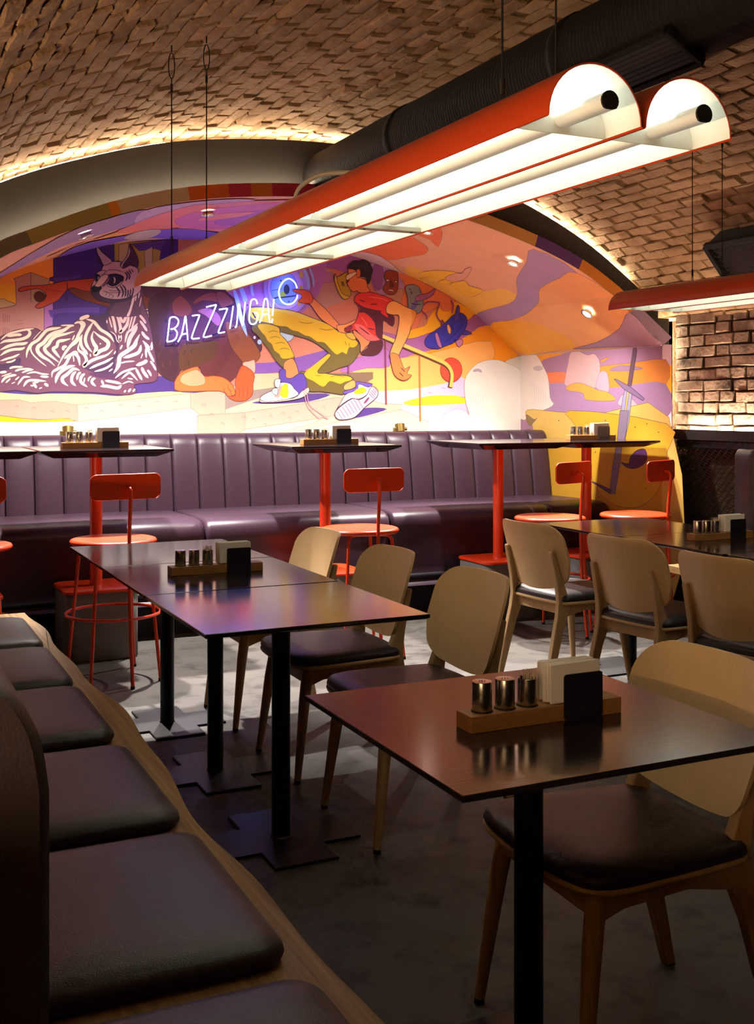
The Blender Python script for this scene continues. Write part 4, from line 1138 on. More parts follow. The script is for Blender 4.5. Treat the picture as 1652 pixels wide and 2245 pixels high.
b('L', [(932, 560), (985, 535), (985, 665), (940, 690)], '#b39d86')
b('L', [(905, 880), (975, 870), (985, 1090), (960, 1090), (905, 960)], '#c9a87c', False, None)
for k in range(4): b('L', [(905, 920 + k * 26), (965, 915 + k * 26), (966, 926 + k * 26), (908, 932 + k * 26)], '#553898', False, None)
for k in range(4): B.stroke('back', 'A', [(60 + k * 38, 70 + k * 8), (62 + k * 38, 235 - k * 6)], 8, '#8a5058', False)
for k in range(4): B.stroke('back', 'A', [(60 + k * 38, 325 + k * 8), (62 + k * 38, 470)], 8, '#8a5058', False)
B.stroke('back', 'A', [(300, 200), (500, 185)], 6, '#8a5058'); B.stroke('back', 'A', [(310, 268), (460, 255)], 6, '#8a5058')
B.done()
# ---- stone steps and platform
T = Paint('painted_steps', 0.62)
b = lambda c, p_, col, sm=False, ln='#a08470': T.poly('back', c, p_, col, sm, ln, 0.8)
b('L', [(-40, 1655), (280, 1655), (505, 1665), (1232, 1575), (1460, 1735), (1460, 1900), (-40, 1900)], '#f7eee6', False, None)
b('L', [(-40, 1440), (330, 1460), (900, 1420), (1230, 1395), (1420, 1460), (1230, 1482), (500, 1557), (350, 1532), (200, 1542), (120, 1522), (-40, 1528)], '#eedca8')
b('L', [(-40, 1430), (330, 1455), (700, 1470), (870, 1420), (1000, 1370), (1230, 1395), (1420, 1462), (1240, 1478), (1100, 1470), (880, 1484), (760, 1500), (600, 1488), (330, 1484), (200, 1490), (-40, 1470)], '#5a3e94', True, None)
b('L', [(-40, 1528), (120, 1522), (200, 1542), (350, 1532), (500, 1557), (505, 1665), (440, 1642), (280, 1652), (140, 1642), (-40, 1620)], '#d4b19c')
b('L', [(500, 1557), (1230, 1482), (1232, 1577), (505, 1667)], '#e4cfb8')
b('L', [(1230, 1482), (1420, 1460), (1700, 1500), (1760, 1740), (1460, 1745), (1232, 1577)], '#d8c0aa')
b('L', [(-40, 1626), (140, 1645), (280, 1655), (400, 1645), (475, 1655), (300, 1668), (-40, 1664)], '#f0cf1c', True, None)
b('M', [(-20, 1180), (160, 1060), (460, 1052), (660, 1058), (930, 1050), (640, 1120), (460, 1130), (230, 1165), (-20, 1200)], '#e4d2ac')
b('M', [(660, 1058), (935, 1050), (935, 1092), (880, 1122), (700, 1110)], '#9a7c62')
b('M', [(-20, 1190), (230, 1160), (460, 1125), (640, 1110), (760, 1140), (640, 1195), (400, 1215), (160, 1250), (-20, 1290)], '#b09a94')
b('M', [(-20, 1290), (200, 1215), (520, 1198), (720, 1180), (1000, 1255), (1125, 1258), (1110, 1292), (1000, 1365), (300, 1460), (-20, 1460)], '#ead8ba')
b('M', [(150, 1248), (300, 1225), (420, 1212), (520, 1190), (660, 1195), (520, 1240), (300, 1255)], '#65459c', True, None)
b('M', [(690, 1345), (780, 1310), (900, 1280), (1025, 1288), (900, 1330), (760, 1355)], '#65459c', True, None)
b('M', [(110, 1310), (480, 1252), (700, 1212), (860, 1240), (700, 1330), (500, 1362), (105, 1420)], '#d8c2ae')
b('M', [(-200, 1330), (110, 1310), (105, 1420), (-100, 1560), (-200, 1500)], '#d2bba6')
b('M', [(105, 1420), (500, 1362), (640, 1340), (520, 1390), (300, 1450), (100, 1460)], '#efe0c4')
b('M', [(300, 1470), (700, 1372), (1120, 1292), (1290, 1368), (1290, 1480), (300, 1490)], '#f0e2c8')
for x, y in ((540, 1580), (640, 1600), (760, 1560), (880, 1570), (1000, 1540), (1120, 1540), (1300, 1560), (1350, 1620), (1480, 1560), (1560, 1640), (1420, 1680), (200, 1580), (320, 1600), (90, 1570), (420, 1600)):
    T.stroke('back', 'L', [(x, y), (x + 22, y - 8), (x + 30, y + 10)], 3, '#b08a80')
for x, y in ((150, 1360), (260, 1340), (340, 1320), (430, 1310), (520, 1300), (600, 1280), (380, 1350), (220, 1390)):
    T.stroke('back', 'M', [(x, y), (x + 18, y - 10), (x + 24, y + 12)], 3, '#b49a8c')
T.done()
# ---- ape
A = Paint('painted_ape')
b = lambda c, p_, col, sm=True, ln=None, lw=1.0: A.poly('back', c, p_, col, sm, ln, lw)
b('H', [(800, 1120), (900, 1095), (1060, 1085), (1240, 1120), (1700, 1150), (1700, 1420), (1300, 1420), (1080, 1370), (900, 1310), (780, 1220)], '#6f2f20', True, INK)
b('H', [(208, 1212), (260, 1182), (370, 1170), (480, 1165), (600, 1145), (720, 1118), (860, 1105), (1000, 1088), (1090, 1100), (1060, 1220), (940, 1225), (820, 1190), (740, 1235), (660, 1330), (560, 1380), (460, 1424), (410, 1420), (405, 1392), (500, 1320), (520, 1262), (440, 1205), (330, 1215), (230, 1236)], '#b9462a', True, INK, 1.3)
b('H', [(390, 1262), (440, 1232), (512, 1272), (500, 1332), (430, 1352), (388, 1312)], '#521d14', True, INK)
for k in range(7): A.stroke('back', 'H', [(500 + k * 26, 1200 + k * 4), (560 + k * 26, 1230 + k * 2)], 4, '#7a2a1a')
A.stroke('back', 'H', [(755, 1115), (762, 1200), (750, 1230)], 9, INK); A.stroke('back', 'H', [(750, 1230), (742, 1320), (760, 1340), (768, 1240)], 6, INK)
b('D', [(-60, 150), (0, 340), (60, 360), (40, 700), (100, 1100), (150, 1350), (220, 1470), (400, 1560), (500, 1400), (600, 1390), (760, 1350), (850, 1500), (1230, 1560), (1380, 1330), (1640, 1150), (1660, 1000), (1500, 700), (1330, 420), (1200, 300), (1100, 200), (860, 100), (400, 50)], '#522636', True, '#2c1426', 1.2)
b('D', [(40, 380), (300, 260), (340, 480), (300, 700), (420, 1000), (480, 1300), (400, 1540), (230, 1460), (130, 1200), (60, 800)], '#44202c')
b('D', [(380, 420), (480, 320), (560, 360), (650, 470), (660, 560), (570, 620), (400, 590)], '#7c3c36', True, '#44202c')
b('D', [(690, 390), (860, 290), (1010, 280), (1080, 420), (960, 400), (820, 390), (700, 440)], '#7e3e36', True, '#44202c')
b('D', [(1010, 280), (1120, 270), (1200, 330), (1270, 420), (1180, 470), (1080, 480)], '#814640', True, '#44202c')
b('D', [(740, 540), (880, 500), (1000, 540), (1085, 660), (1040, 760), (950, 690), (860, 610)], '#a35e70', True, '#5a2838')
b('D', [(560, 1000), (800, 980), (1060, 1000), (980, 1230), (760, 1350), (600, 1390), (500, 1390), (470, 1200)], '#56331f')
b('D', [(790, 1320), (1000, 1200), (1070, 900), (1200, 850), (1330, 1200), (1400, 1310), (1230, 1560), (860, 1490)], '#612c30')
b('D', [(1150, 700), (1300, 760), (1400, 770), (1640, 1120), (1610, 1260), (1500, 1300), (1420, 1300), (1330, 1200), (1215, 1030)], '#86482c', True, '#4a2420')
for k in range(26):
    x = 140 + (k * 83) % 560; y = 900 + (k * 57) % 480; A.stroke('back', 'D', [(x, y), (x - 30, y + 50), (x - 10, y + 90)], 7, ('#36182a', '#6a3a2a')[k % 2])
for k in range(22): A.stroke('back', 'D', [(860 + k * 18, 1440 - k * 28), (980 + k * 17, 1460 - k * 26), (1090 + k * 12, 1420 - k * 22)], 3.5, '#4a2026')
b('D', [(410, 1610), (430, 1530), (520, 1420), (740, 1345), (765, 1430), (860, 1490), (960, 1480), (1100, 1500), (1200, 1560), (1270, 1650), (1285, 1750), (1180, 1772), (1060, 1700), (480, 1705)], '#df6c36', True, '#8a2c2a', 1.3)
b('D', [(520, 1480), (620, 1425), (740, 1400), (840, 1500), (830, 1600), (640, 1625), (500, 1565)], '#e69470')
b('D', [(1400, 1290), (1490, 1270), (1570, 1260), (1565, 1450), (1420, 1350)], '#d7a08c', True, '#8a4a4a')
b('D', [(1400, 1330), (1560, 1445), (1545, 1600), (1540, 1740), (1480, 1812), (1420, 1842), (1280, 1842), (1185, 1780), (1290, 1760), (1290, 1560), (1330, 1440)], '#d6532a', True, '#8a2c2a', 1.3)
for x in (1340, 1400, 1460): A.stroke('back', 'D', [(x, 1640), (x + 10, 1740), (x - 20, 1830)], 7, '#8a2c2a')
for x, y in ((1180, 1600), (1120, 1640), (1220, 1680)): A.stroke('back', 'D', [(x, y), (x + 10, y + 70), (x + 60, y + 110)], 7, '#8a2c2a')
A.done('brown ape with orange hands and long pointing arm')
# ---- zebra-striped cat
Cc = Paint('painted_cat')
b = lambda c, p_, col, sm=True, ln=None, lw=1.2: Cc.poly('back', c, p_, col, sm, ln, lw)
DK, CR, CP_ = '#663c54', '#e6c7b2', '#dcb6b8'
b('L', [(-40, 1170), (60, 1090), (150, 1065), (230, 1062), (275, 1082), (320, 1050), (420, 1040), (470, 1035), (505, 1000), (570, 975), (640, 985), (690, 960), (720, 890), (760, 870), (905, 830), (925, 900), (960, 1000), (990, 1150), (1010, 1280), (1018, 1375), (985, 1410), (870, 1425), (882, 1470), (840, 1490), (760, 1490), (600, 1476), (330, 1472), (240, 1482), (100, 1462), (-40, 1450)], DK, True, INK, 1.6)
b('B', [(380, 250), (640, 220), (760, 60), (820, 0), (1000, 0), (1020, 60), (860, 140), (760, 250), (700, 330), (740, 480), (860, 560), (900, 700), (880, 900), (830, 1000), (860, 1190), (640, 1230), (420, 1150), (220, 1070), (330, 1080), (800, 900), (830, 680), (600, 420), (540, 340)], '#43264a')
b('L', [(-40, 1300), (40, 1290), (130, 1250), (120, 1310), (40, 1330), (-40, 1340)], '#43264a'); b('B', [(420, 1180), (860, 1200), (1180, 1060), (1180, 1100), (900, 1260), (900, 1300), (560, 1260)], '#4d2a4e')
for pts, w_ in (([(0, 640), (100, 590), (300, 570), (450, 540), (550, 480), (560, 400), (480, 370)], 50), ([(130, 500), (300, 470), (415, 470)], 46), ([(10, 570), (150, 460), (350, 400), (500, 370), (650, 350)], 34), ([(0, 760), (150, 690), (300, 650), (450, 640), (530, 610)], 48),
    ([(0, 870), (120, 790), (250, 750), (400, 740), (475, 705)], 44), ([(0, 970), (150, 920), (260, 890), (375, 832)], 34), ([(110, 1000), (220, 980), (300, 935)], 28), ([(790, 390), (700, 480), (625, 570)], 12), ([(500, 910), (520, 780), (600, 650), (720, 570), (800, 480), (900, 380), (1080, 345), (1160, 330)], 50),
    ([(885, 1070), (780, 990), (640, 860), (585, 760), (600, 690)], 24), ([(1045, 1065), (930, 960), (800, 880), (715, 780), (730, 690), (830, 620), (930, 500), (1050, 430), (1200, 390), (1330, 310), (1410, 300)], 62), ([(1125, 1000), (1000, 900), (880, 800), (850, 720), (920, 650), (980, 560), (1080, 490), (1250, 455), (1425, 400)], 56),
    ([(1145, 915), (1080, 840), (1010, 740), (1080, 690), (1110, 600), (1220, 575), (1345, 545)], 52), ([(1150, 292), (1300, 288), (1410, 285)], 22), ([(1210, 770), (1205, 710), (1275, 690)], 50), ([(500, 1215), (650, 1180), (800, 1215), (935, 1222)], 28), ([(175, 1115), (260, 1085), (440, 1080)], 34), ([(280, 1165), (400, 1125), (610, 1120)], 34), ([(410, 1195), (520, 1155), (640, 1130)], 28),
    ([(760, 1262), (930, 1272)], 40), ([(-10, 1190), (130, 1175)], 44), ([(20, 1265), (225, 1195)], 20), ([(22, 1385), (100, 1290), (230, 1245), (315, 1238)], 40), ([(105, 1388), (200, 1300)], 28), ([(285, 1335), (365, 1265)], 24), ([(332, 1425), (400, 1330), (460, 1275), (580, 1275)], 32), ([(442, 1460), (520, 1355), (640, 1335), (880, 1355)], 42),
    ([(695, 1485), (660, 1430), (640, 1390)], 44), ([(838, 1405), (880, 1420), (915, 1455)], 46), ([(575, 1435), (640, 1442)], 28), ([(215, 1402), (290, 1368)], 16), ([(610, 1390), (740, 1370)], 26), ([(740, 1500), (800, 1470)], 20),
    ([(985, 1285), (1000, 1180), (1100, 1120), (1230, 1050), (1300, 930), (1350, 850), (1440, 800), (1480, 900), (1512, 1055)], 48), ([(1055, 1395), (1080, 1280), (1150, 1180), (1300, 1085), (1430, 1055)], 56), ([(1295, 1445), (1200, 1370), (1190, 1290), (1280, 1220), (1400, 1120), (1520, 1150)], 56), ([(1445, 1445), (1365, 1360), (1380, 1240), (1450, 1165)], 50),
    ([(1460, 1335), (1485, 1230), (1540, 1180)], 40), ([(1090, 1090), (1200, 880), (1330, 700), (1460, 600), (1500, 460), (1560, 300), (1500, 230), (1415, 245)], 44), ([(1390, 860), (1405, 960)], 20), ([(1370, 580), (1420, 470)], 22)):
    Cc.stroke('back', 'A', pts, w_, CR)
for pts, w_ in (([(165, 375), (280, 345), (330, 385), (290, 470), (235, 560), (200, 640), (100, 740), (0, 850)], 44), ([(255, 305), (330, 270), (420, 242)], 52), ([(360, 300), (470, 330), (540, 400), (600, 470), (700, 530), (770, 590), (822, 675)], 46), ([(480, 345), (420, 440), (370, 540), (350, 640), (385, 750), (462, 845)], 44), ([(300, 550), (270, 640), (290, 750), (350, 830), (392, 885)], 44),
    ([(484, 495), (455, 600), (490, 700), (530, 770), (508, 880), (600, 820), (700, 775), (728, 690), (660, 625), (570, 570), (484, 495)], 56), ([(590, 690), (602, 715)], 20), ([(250, 690), (235, 800), (330, 880), (368, 980), (320, 1075), (430, 995), (540, 945), (700, 890), (805, 800)], 46), ([(415, 1115), (540, 1055), (680, 1000), (810, 925)], 38), ([(495, 1162), (640, 1125), (740, 1075), (808, 1010)], 32),
    ([(735, 1162), (802, 1112)], 20), ([(0, 950), (60, 910), (160, 870), (235, 930), (262, 1060)], 44), ([(820, 880), (850, 820)], 20), ([(430, 870), (435, 920)], 18), ([(150, 980), (170, 985)], 26), ([(385, 1415), (275, 1330), (290, 1240), (345, 1195)], 42), ([(395, 1325), (410, 1270), (450, 1240)], 24), ([(525, 1405), (460, 1345), (470, 1290), (520, 1270)], 40), ([(325, 1350), (340, 1260)], 22),
    ([(595, 1405), (700, 1400), (880, 1432), (945, 1380)], 46), ([(615, 1300), (650, 1380)], 34), ([(670, 1310), (800, 1330), (945, 1362)], 40), ([(985, 1505), (1018, 1465)], 28), ([(1052, 1502), (1102, 1440)], 32), ([(1128, 1495), (1168, 1445)], 28), ([(950, 1370), (1060, 1325), (1140, 1350)], 22),
    ([(885, 165), (960, 340), (1020, 260), (1082, 70)], 44), ([(838, 175), (900, 330), (930, 450), (925, 515), (1010, 430), (1050, 330), (1112, -10)], 46), ([(785, 205), (820, 340), (855, 530)], 40), ([(738, 260), (770, 380), (790, 440)], 20), ([(700, 310), (708, 370)], 18), ([(898, 560), (920, 655), (942, 555)], 34), ([(755, 495), (840, 560), (870, 650), (912, 692)], 14),
    ([(1215, 365), (1120, 460), (1040, 530), (1000, 690)], 34), ([(1172, 70), (1110, 300), (1060, 480)], 24), ([(1255, 0), (1200, 160), (1150, 330), (1100, 480)], 26), ([(1245, 545), (1190, 650), (1150, 740), (1030, 830), (920, 910), (900, 1030), (870, 1110), (810, 1195)], 62), ([(1205, 410), (1150, 500), (1080, 620), (1040, 780)], 60), ([(1265, 720), (1230, 840), (1100, 900), (970, 935)], 52), ([(1165, 990), (1020, 1000), (930, 1025)], 24),
    ([(920, 800), (960, 720)], 26), ([(1235, 225), (1300, 300), (1345, 375)], 38), ([(1245, 320), (1310, 410), (1365, 500)], 38), ([(1275, 500), (1330, 580), (1405, 635)], 46), ([(1290, 650), (1370, 740), (1430, 790), (1442, 670)], 44), ([(1320, 700), (1390, 830), (1440, 930), (1482, 1010)], 40), ([(1340, 775), (1352, 940)], 32), ([(1262, 950), (1295, 860)], 18),
    ([(835, 1275), (950, 1180), (1080, 1130), (1195, 1100)], 34), ([(940, 1285), (1050, 1190), (1100, 1190), (1212, 1310)], 34), ([(1180, 1062), (1320, 1010), (1360, 965)], 56), ([(1180, 1110), (1220, 1190), (1285, 1305)], 40), ([(1275, 1085), (1310, 1170), (1385, 1270)], 48), ([(1365, 1135), (1400, 1170), (1435, 1240)], 36), ([(1415, 985), (1470, 1060), (1512, 1145)], 36), ([(1040, 1270), (1135, 1288)], 22)):
    Cc.stroke('back', 'B', pts, w_, CP_ if pts[0][0] > 690 else '#e4c1b4')
# head
b('C', [(640, 1500), (700, 1400), (1000, 1300), (1230, 1150), (1260, 1300), (1200, 1560), (1180, 1780), (520, 1780)], '#5a3450')
b('C', [(1040, 1330), (1000, 1500), (960, 1640), (900, 1780), (960, 1780), (1020, 1600), (1090, 1340)], CP_)
b('C', [(1110, 1180), (1090, 1420), (1110, 1420), (1150, 1160)], CP_); b('C', [(1190, 1150), (1160, 1360), (1180, 1360), (1215, 1160)], CP_); b('C', [(1220, 1370), (1180, 1560), (1195, 1560), (1232, 1400)], CP_)
b('C', [(380, 640), (330, 745), (240, 800), (205, 840), (195, 950), (140, 1000), (95, 1170), (110, 1260), (170, 1350), (300, 1440), (560, 1480), (800, 1460), (1000, 1390), (1150, 1280), (1230, 1150), (1170, 800), (1130, 690), (980, 640), (820, 575), (580, 555)], '#c49ba2', True, '#321a38', 1.4)
b('C', [(95, 1170), (110, 1260), (170, 1350), (300, 1440), (560, 1480), (800, 1460), (1000, 1390), (1040, 1290), (900, 1370), (700, 1400), (520, 1390), (340, 1340), (280, 1260), (330, 1150), (300, 1090), (160, 1090)], '#3e2342')
b('C', [(215, 245), (270, 255), (330, 330), (420, 410), (570, 555), (400, 640), (355, 600), (300, 480), (240, 380)], '#b596a8', True, '#321a38'); b('C', [(240, 380), (300, 480), (355, 600), (390, 640), (350, 660), (270, 580), (235, 470)], '#432850')
b('C', [(970, 145), (1060, 280), (1130, 430), (1165, 560), (1135, 700), (1060, 645), (980, 635), (830, 710), (750, 625), (850, 520), (940, 380)], '#492b4c', True, '#321a38'); b('C', [(955, 190), (985, 330), (945, 450), (830, 610), (800, 705), (765, 630), (880, 470), (930, 350)], '#b594a4', True, '#321a38')
b('C', [(490, 860), (590, 835), (700, 840), (820, 890), (815, 960), (710, 1055), (600, 1120), (490, 1100), (445, 1040), (500, 960)], '#27163a', True, '#1c102c'); b('C', [(600, 905), (640, 930), (645, 1000), (605, 1055), (615, 980)], '#bba4b4')
b('C', [(455, 1050), (560, 1110), (680, 1080), (800, 980), (830, 960), (760, 1070), (620, 1140), (480, 1120)], '#c49ba2', True, '#321a38')
b('C', [(205, 835), (295, 865), (285, 910), (240, 985), (190, 1010)], '#27163a'); b('C', [(250, 900), (272, 900), (265, 960), (245, 950)], '#bba4b4')
b('C', [(130, 1105), (330, 1125), (310, 1195), (220, 1255), (110, 1225)], '#1a0f22'); b('C', [(490, 870), (455, 960), (335, 1125), (400, 1110), (440, 1060), (505, 960)], '#7c5268')
b('C', [(310, 900), (400, 850), (480, 860), (450, 960), (300, 1120), (180, 1110), (230, 1010)], '#d8aeac', True, '#321a38')
Cc.stroke('back', 'C', [(240, 800), (330, 760), (420, 760), (380, 830), (290, 870)], 12, '#321a38'); Cc.stroke('back', 'C', [(430, 800), (500, 745), (680, 750), (830, 800)], 12, '#321a38')
for pts, w_ in (([(640, 1110), (700, 1180), (735, 1250), (690, 1370)], 34), ([(740, 1080), (800, 1180), (820, 1270), (780, 1380)], 34), ([(790, 1070), (860, 1150), (880, 1260), (850, 1370)], 34), ([(930, 1180), (930, 1280), (905, 1370)], 30), ([(990, 1170), (980, 1270), (955, 1340)], 30), ([(1050, 1140), (1040, 1250), (1010, 1310)], 30),
    ([(850, 790), (915, 880), (875, 1000)], 34), ([(890, 765), (965, 870), (950, 970)], 32), ([(945, 735), (1005, 840)], 28), ([(1000, 715), (1050, 800)], 22), ([(830, 930), (790, 1030)], 14)):
    Cc.stroke('back', 'C', pts, w_, '#432848')
for pts in ([(350, 1230), (450, 1250), (400, 1340)], [(420, 1210), (520, 1300), (470, 1360)], [(480, 1190), (600, 1220), (860, 1190)], [(480, 1250), (640, 1260), (880, 1230)], [(520, 1280), (600, 1340), (540, 1380)]): Cc.stroke('back', 'C', pts, 10, '#321a38')
Cc.done('large cat with cream and plum zebra stripes')
# ---- machine eye and drips behind the neon
Ey = Paint('painted_eye')
Ey.oval('back', 'M', (375, 505), 150, 175, '#a685c6', '#7a5aa0'); Ey.oval('back', 'M', (368, 505), 118, 140, '#b79ad0', '#7a5aa0'); Ey.oval('back', 'M', (358, 508), 86, 112, '#7e9bdc', '#4a5aa0')
Ey.oval('back', 'M', (350, 548), 22, 20, '#a8b83a'); Ey.oval('back', 'M', (375, 515), 17, 30, '#383848', '#20202c'); Ey.stroke('back', 'M', [(270, 525), (350, 510)], 4, '#4a4a70')
for pts, w_ in (([(30, 500), (60, 600), (80, 700), (120, 820)], 26), ([(70, 480), (100, 560), (110, 600)], 30), ([(150, 460), (150, 520), (160, 560)], 18), ([(480, 370), (510, 440), (520, 520)], 22), ([(520, 370), (545, 440), (550, 500)], 16)): Ey.stroke('back', 'M', pts, w_, '#9fb4e2')
for c_ in ((400, 395), (470, 420), (468, 510), (455, 600)): Ey.oval('back', 'M', c_, 10, 22, '#c8a82a')
Ey.oval('back', 'M', (375, 810), 45, 42, '#a9bcc8', '#7a6a90'); Ey.oval('back', 'M', (168, 826), 8, 10, '#d0c0d8'); Ey.oval('back', 'M', (200, 855), 14, 16, '#a9bcc8')
Ey.done()
# ---- handrail, balloon, masks
Hr = Paint('painted_handrail')
Hr.oval('back', 'M', (1438, 1035), 70, 78, '#d94a34', '#8a2c2a')
for x0, y0, x1, y1, c_ in ((1012, 840, 1018, 1258, '#7c3e34'), (1233, 940, 1238, 1368, '#b86a34'), (775, 960, 775, 1060, '#7c3e6a')): Hr.stroke('back', 'M', [(x0, y0), (x1, y1)], 11, c_, False)
Hr.stroke('back', 'M', [(985, 815), (1160, 893), (1320, 962), (1405, 1005), (1440, 1060), (1430, 1150)], 34, '#5c3324', False); Hr.stroke('back', 'M', [(985, 812), (1160, 888), (1320, 956), (1408, 1000), (1443, 1060), (1435, 1146)], 24, '#d6ba5c', False)
Hr.done()
Mk = Paint('painted_mask')
b = lambda c, p_, col, sm=True, ln=INK, lw=1.2: Mk.poly('back', c, p_, col, sm, ln, lw)
b('F', [(515, 218), (545, 262), (660, 205), (650, 330), (705, 430), (690, 500), (640, 530), (590, 505), (545, 420), (500, 290)], '#b3922a'); b('F', [(520, 230), (545, 330), (600, 460), (690, 500), (640, 530), (590, 505), (545, 420), (505, 300)], '#c8a428'); b('F', [(590, 320), (612, 325), (622, 370), (600, 360)], '#7a5a1a')
Mk.done('yellow mask'); Mk = Paint('painted_mask')
b('F', [(1130, 190), (1250, 195), (1275, 260), (1270, 400), (1230, 470), (1150, 470), (1092, 400), (1130, 330), (1108, 270)], '#8b3a24'); Mk.oval('back', 'F', (1147, 303), 20, 11, '#e2d0d4', INK); Mk.oval('back', 'F', (1247, 320), 15, 10, '#e2d0d4', INK); b('F', [(1145, 430), (1165, 412), (1205, 412), (1225, 438), (1190, 432)], '#d8b2aa'); b('F', [(1185, 300), (1220, 370), (1200, 385), (1170, 375)], '#6a2618')
Mk.done('brown mask'); Mk = Paint('painted_mask')
b('F', [(1360, 400), (1400, 355), (1500, 365), (1550, 430), (1576, 560), (1562, 650), (1505, 702), (1400, 640), (1390, 520)], '#7c7e86'); b('G', [(540, 790), (600, 690), (640, 690), (650, 740), (600, 810)], '#6a58a0', True, None); b('G', [(612, 650), (660, 600), (800, 572), (905, 505), (908, 530), (870, 600), (780, 655), (640, 695)], '#99598c')
for pts in ([(510, 500), (550, 525)], [(525, 545), (560, 560), (540, 590)], [(540, 715), (610, 740), (710, 735)], [(680, 530), (690, 575)], [(670, 510), (660, 530)]): Mk.stroke('back', 'G', pts, 12, '#2c2030')
for pts in ([(735, 750), (800, 705), (960, 710), (965, 760), (930, 880), (960, 960), (1000, 1010)], [(710, 840), (780, 910), (775, 965)], [(1150, 680), (1185, 760), (1165, 870)]): Mk.stroke('back', 'G', pts, 22, '#84386a', False)
Mk.done('grey mask with purple horn'); Mk = Paint('painted_mask')
b('G', [(1000, 985), (1030, 985), (1045, 1040), (1000, 1065)], '#84386a')
b('G', [(755, 1290), (800, 1210), (870, 1160), (1000, 1070), (1100, 980), (1190, 895), (1300, 868), (1385, 940), (1385, 1060), (1310, 1190), (1200, 1310), (1060, 1370), (950, 1412), (820, 1395), (765, 1350)], '#3832a0'); b('G', [(1200, 965), (1232, 790), (1255, 755), (1278, 790), (1272, 960), (1235, 988)], '#453ba8'); b('G', [(1365, 1130), (1455, 1172), (1440, 1192), (1320, 1190)], '#453ba8')
b('G', [(1088, 1060), (1115, 1045), (1150, 1120), (1135, 1190), (1100, 1150)], '#df9e5c'); b('G', [(908, 1185), (945, 1175), (990, 1300), (1012, 1390), (960, 1375), (925, 1280)], '#b06c9c'); Mk.stroke('back', 'G', [(1030, 1320), (1150, 1240), (1260, 1130), (1350, 1000)], 9, '#1c1850'); b('G', [(1220, 1300), (1300, 1265), (1330, 1310), (1270, 1385)], '#c07aa0')
Mk.stroke('back', 'G', [(1150, 1040), (1190, 1140)], 16, '#1c1850'); Mk.stroke('back', 'G', [(1190, 1290), (1230, 1275)], 22, '#1c1850')
Mk.done('blue horned mask')
# ---- leaping figure
Rn = Paint('painted_figure')
b = lambda c, p_, col, sm=True, ln=None, lw=1.2: Rn.poly('back', c, p_, col, sm, ln, lw)
OL, YE = '#6a5826', '#d8a61a'
b('F', [(0, 412), (60, 412), (190, 430), (245, 510), (400, 650), (560, 830), (640, 900), (560, 905), (430, 830), (340, 765), (280, 690), (200, 585), (70, 562), (112, 505), (100, 472), (20, 442)], '#e8844a', True, INK); b('F', [(0, 412), (60, 412), (190, 430), (245, 515), (215, 580), (70, 562), (112, 505), (100, 472), (20, 442)], '#dc5a2c', True, INK)
b('F', [(530, 850), (640, 830), (780, 775), (770, 870), (640, 950), (580, 945)], '#e98e4e', True, INK)
b('E', [(640, 850), (760, 840), (900, 700), (1000, 620), (1040, 720), (900, 840), (1060, 890), (1220, 900), (1290, 960), (1190, 1060), (1165, 1125), (1090, 1122), (900, 1092), (740, 1082), (680, 935)], OL, True, INK); b('E', [(700, 865), (850, 740), (985, 640), (1000, 700), (860, 830), (980, 885), (1220, 910), (1265, 950), (1180, 975), (1120, 1000), (1000, 965), (920, 1035), (800, 965), (720, 925)], '#cda426')
b('E', [(0, 130), (60, 72), (250, 78), (560, 120), (780, 200), (980, 280), (1110, 372), (1200, 395), (1340, 490), (1362, 600), (1310, 700), (1240, 770), (1130, 805), (950, 872), (850, 850), (990, 690), (1000, 640), (850, 520), (700, 450), (400, 372), (300, 312), (60, 292), (0, 220)], OL, True, INK)
b('E', [(30, 110), (80, 80), (250, 82), (560, 124), (780, 204), (980, 284), (1110, 376), (1200, 400), (1335, 500), (1290, 560), (1230, 560), (1200, 640), (1150, 615), (1080, 645), (1000, 570), (930, 500), (850, 490), (760, 430), (700, 415), (620, 370), (540, 350), (480, 310), (380, 300), (200, 255), (60, 205)], YE)
b('E', [(40, 100), (250, 86), (560, 128), (780, 208), (940, 272), (800, 250), (600, 190), (400, 130), (200, 120)], '#d6b23c', True, None)
b('E', [(65, 300), (150, 250), (380, 310), (402, 400), (470, 470), (540, 590), (575, 720), (500, 770), (440, 810), (330, 695), (270, 600), (130, 420), (65, 360)], OL, True, INK); b('E', [(130, 290), (250, 280), (380, 322), (400, 400), (480, 490), (550, 620), (555, 680), (430, 695), (390, 640), (330, 595), (300, 520), (250, 480), (220, 420), (180, 380)], '#cda020')
for k, pts in enumerate(([(250, 380), (320, 360), (380, 380)], [(270, 450), (340, 430), (410, 450)], [(330, 520), (410, 500), (470, 520)], [(390, 590), (450, 570), (520, 590)], [(620, 250), (720, 270), (800, 260)], [(860, 330), (960, 350), (1050, 340)], [(1180, 480), (1200, 540)], [(1230, 500), (1240, 560)], [(1000, 920), (1080, 900), (1180, 920)], [(820, 900), (900, 900)])): Rn.stroke('back', 'E', pts, 9, '#8a6c1c')
b('E', [(1190, 395), (1270, 385), (1310, 430), (1300, 470), (1230, 450)], '#c8a03a', True, INK)
b('E', [(440, 770), (490, 710), (565, 705), (622, 872), (560, 935), (470, 940)], '#d77e48', True, INK); b('E', [(1178, 1010), (1290, 955), (1305, 1040), (1180, 1075)], '#dc9856', True, INK)
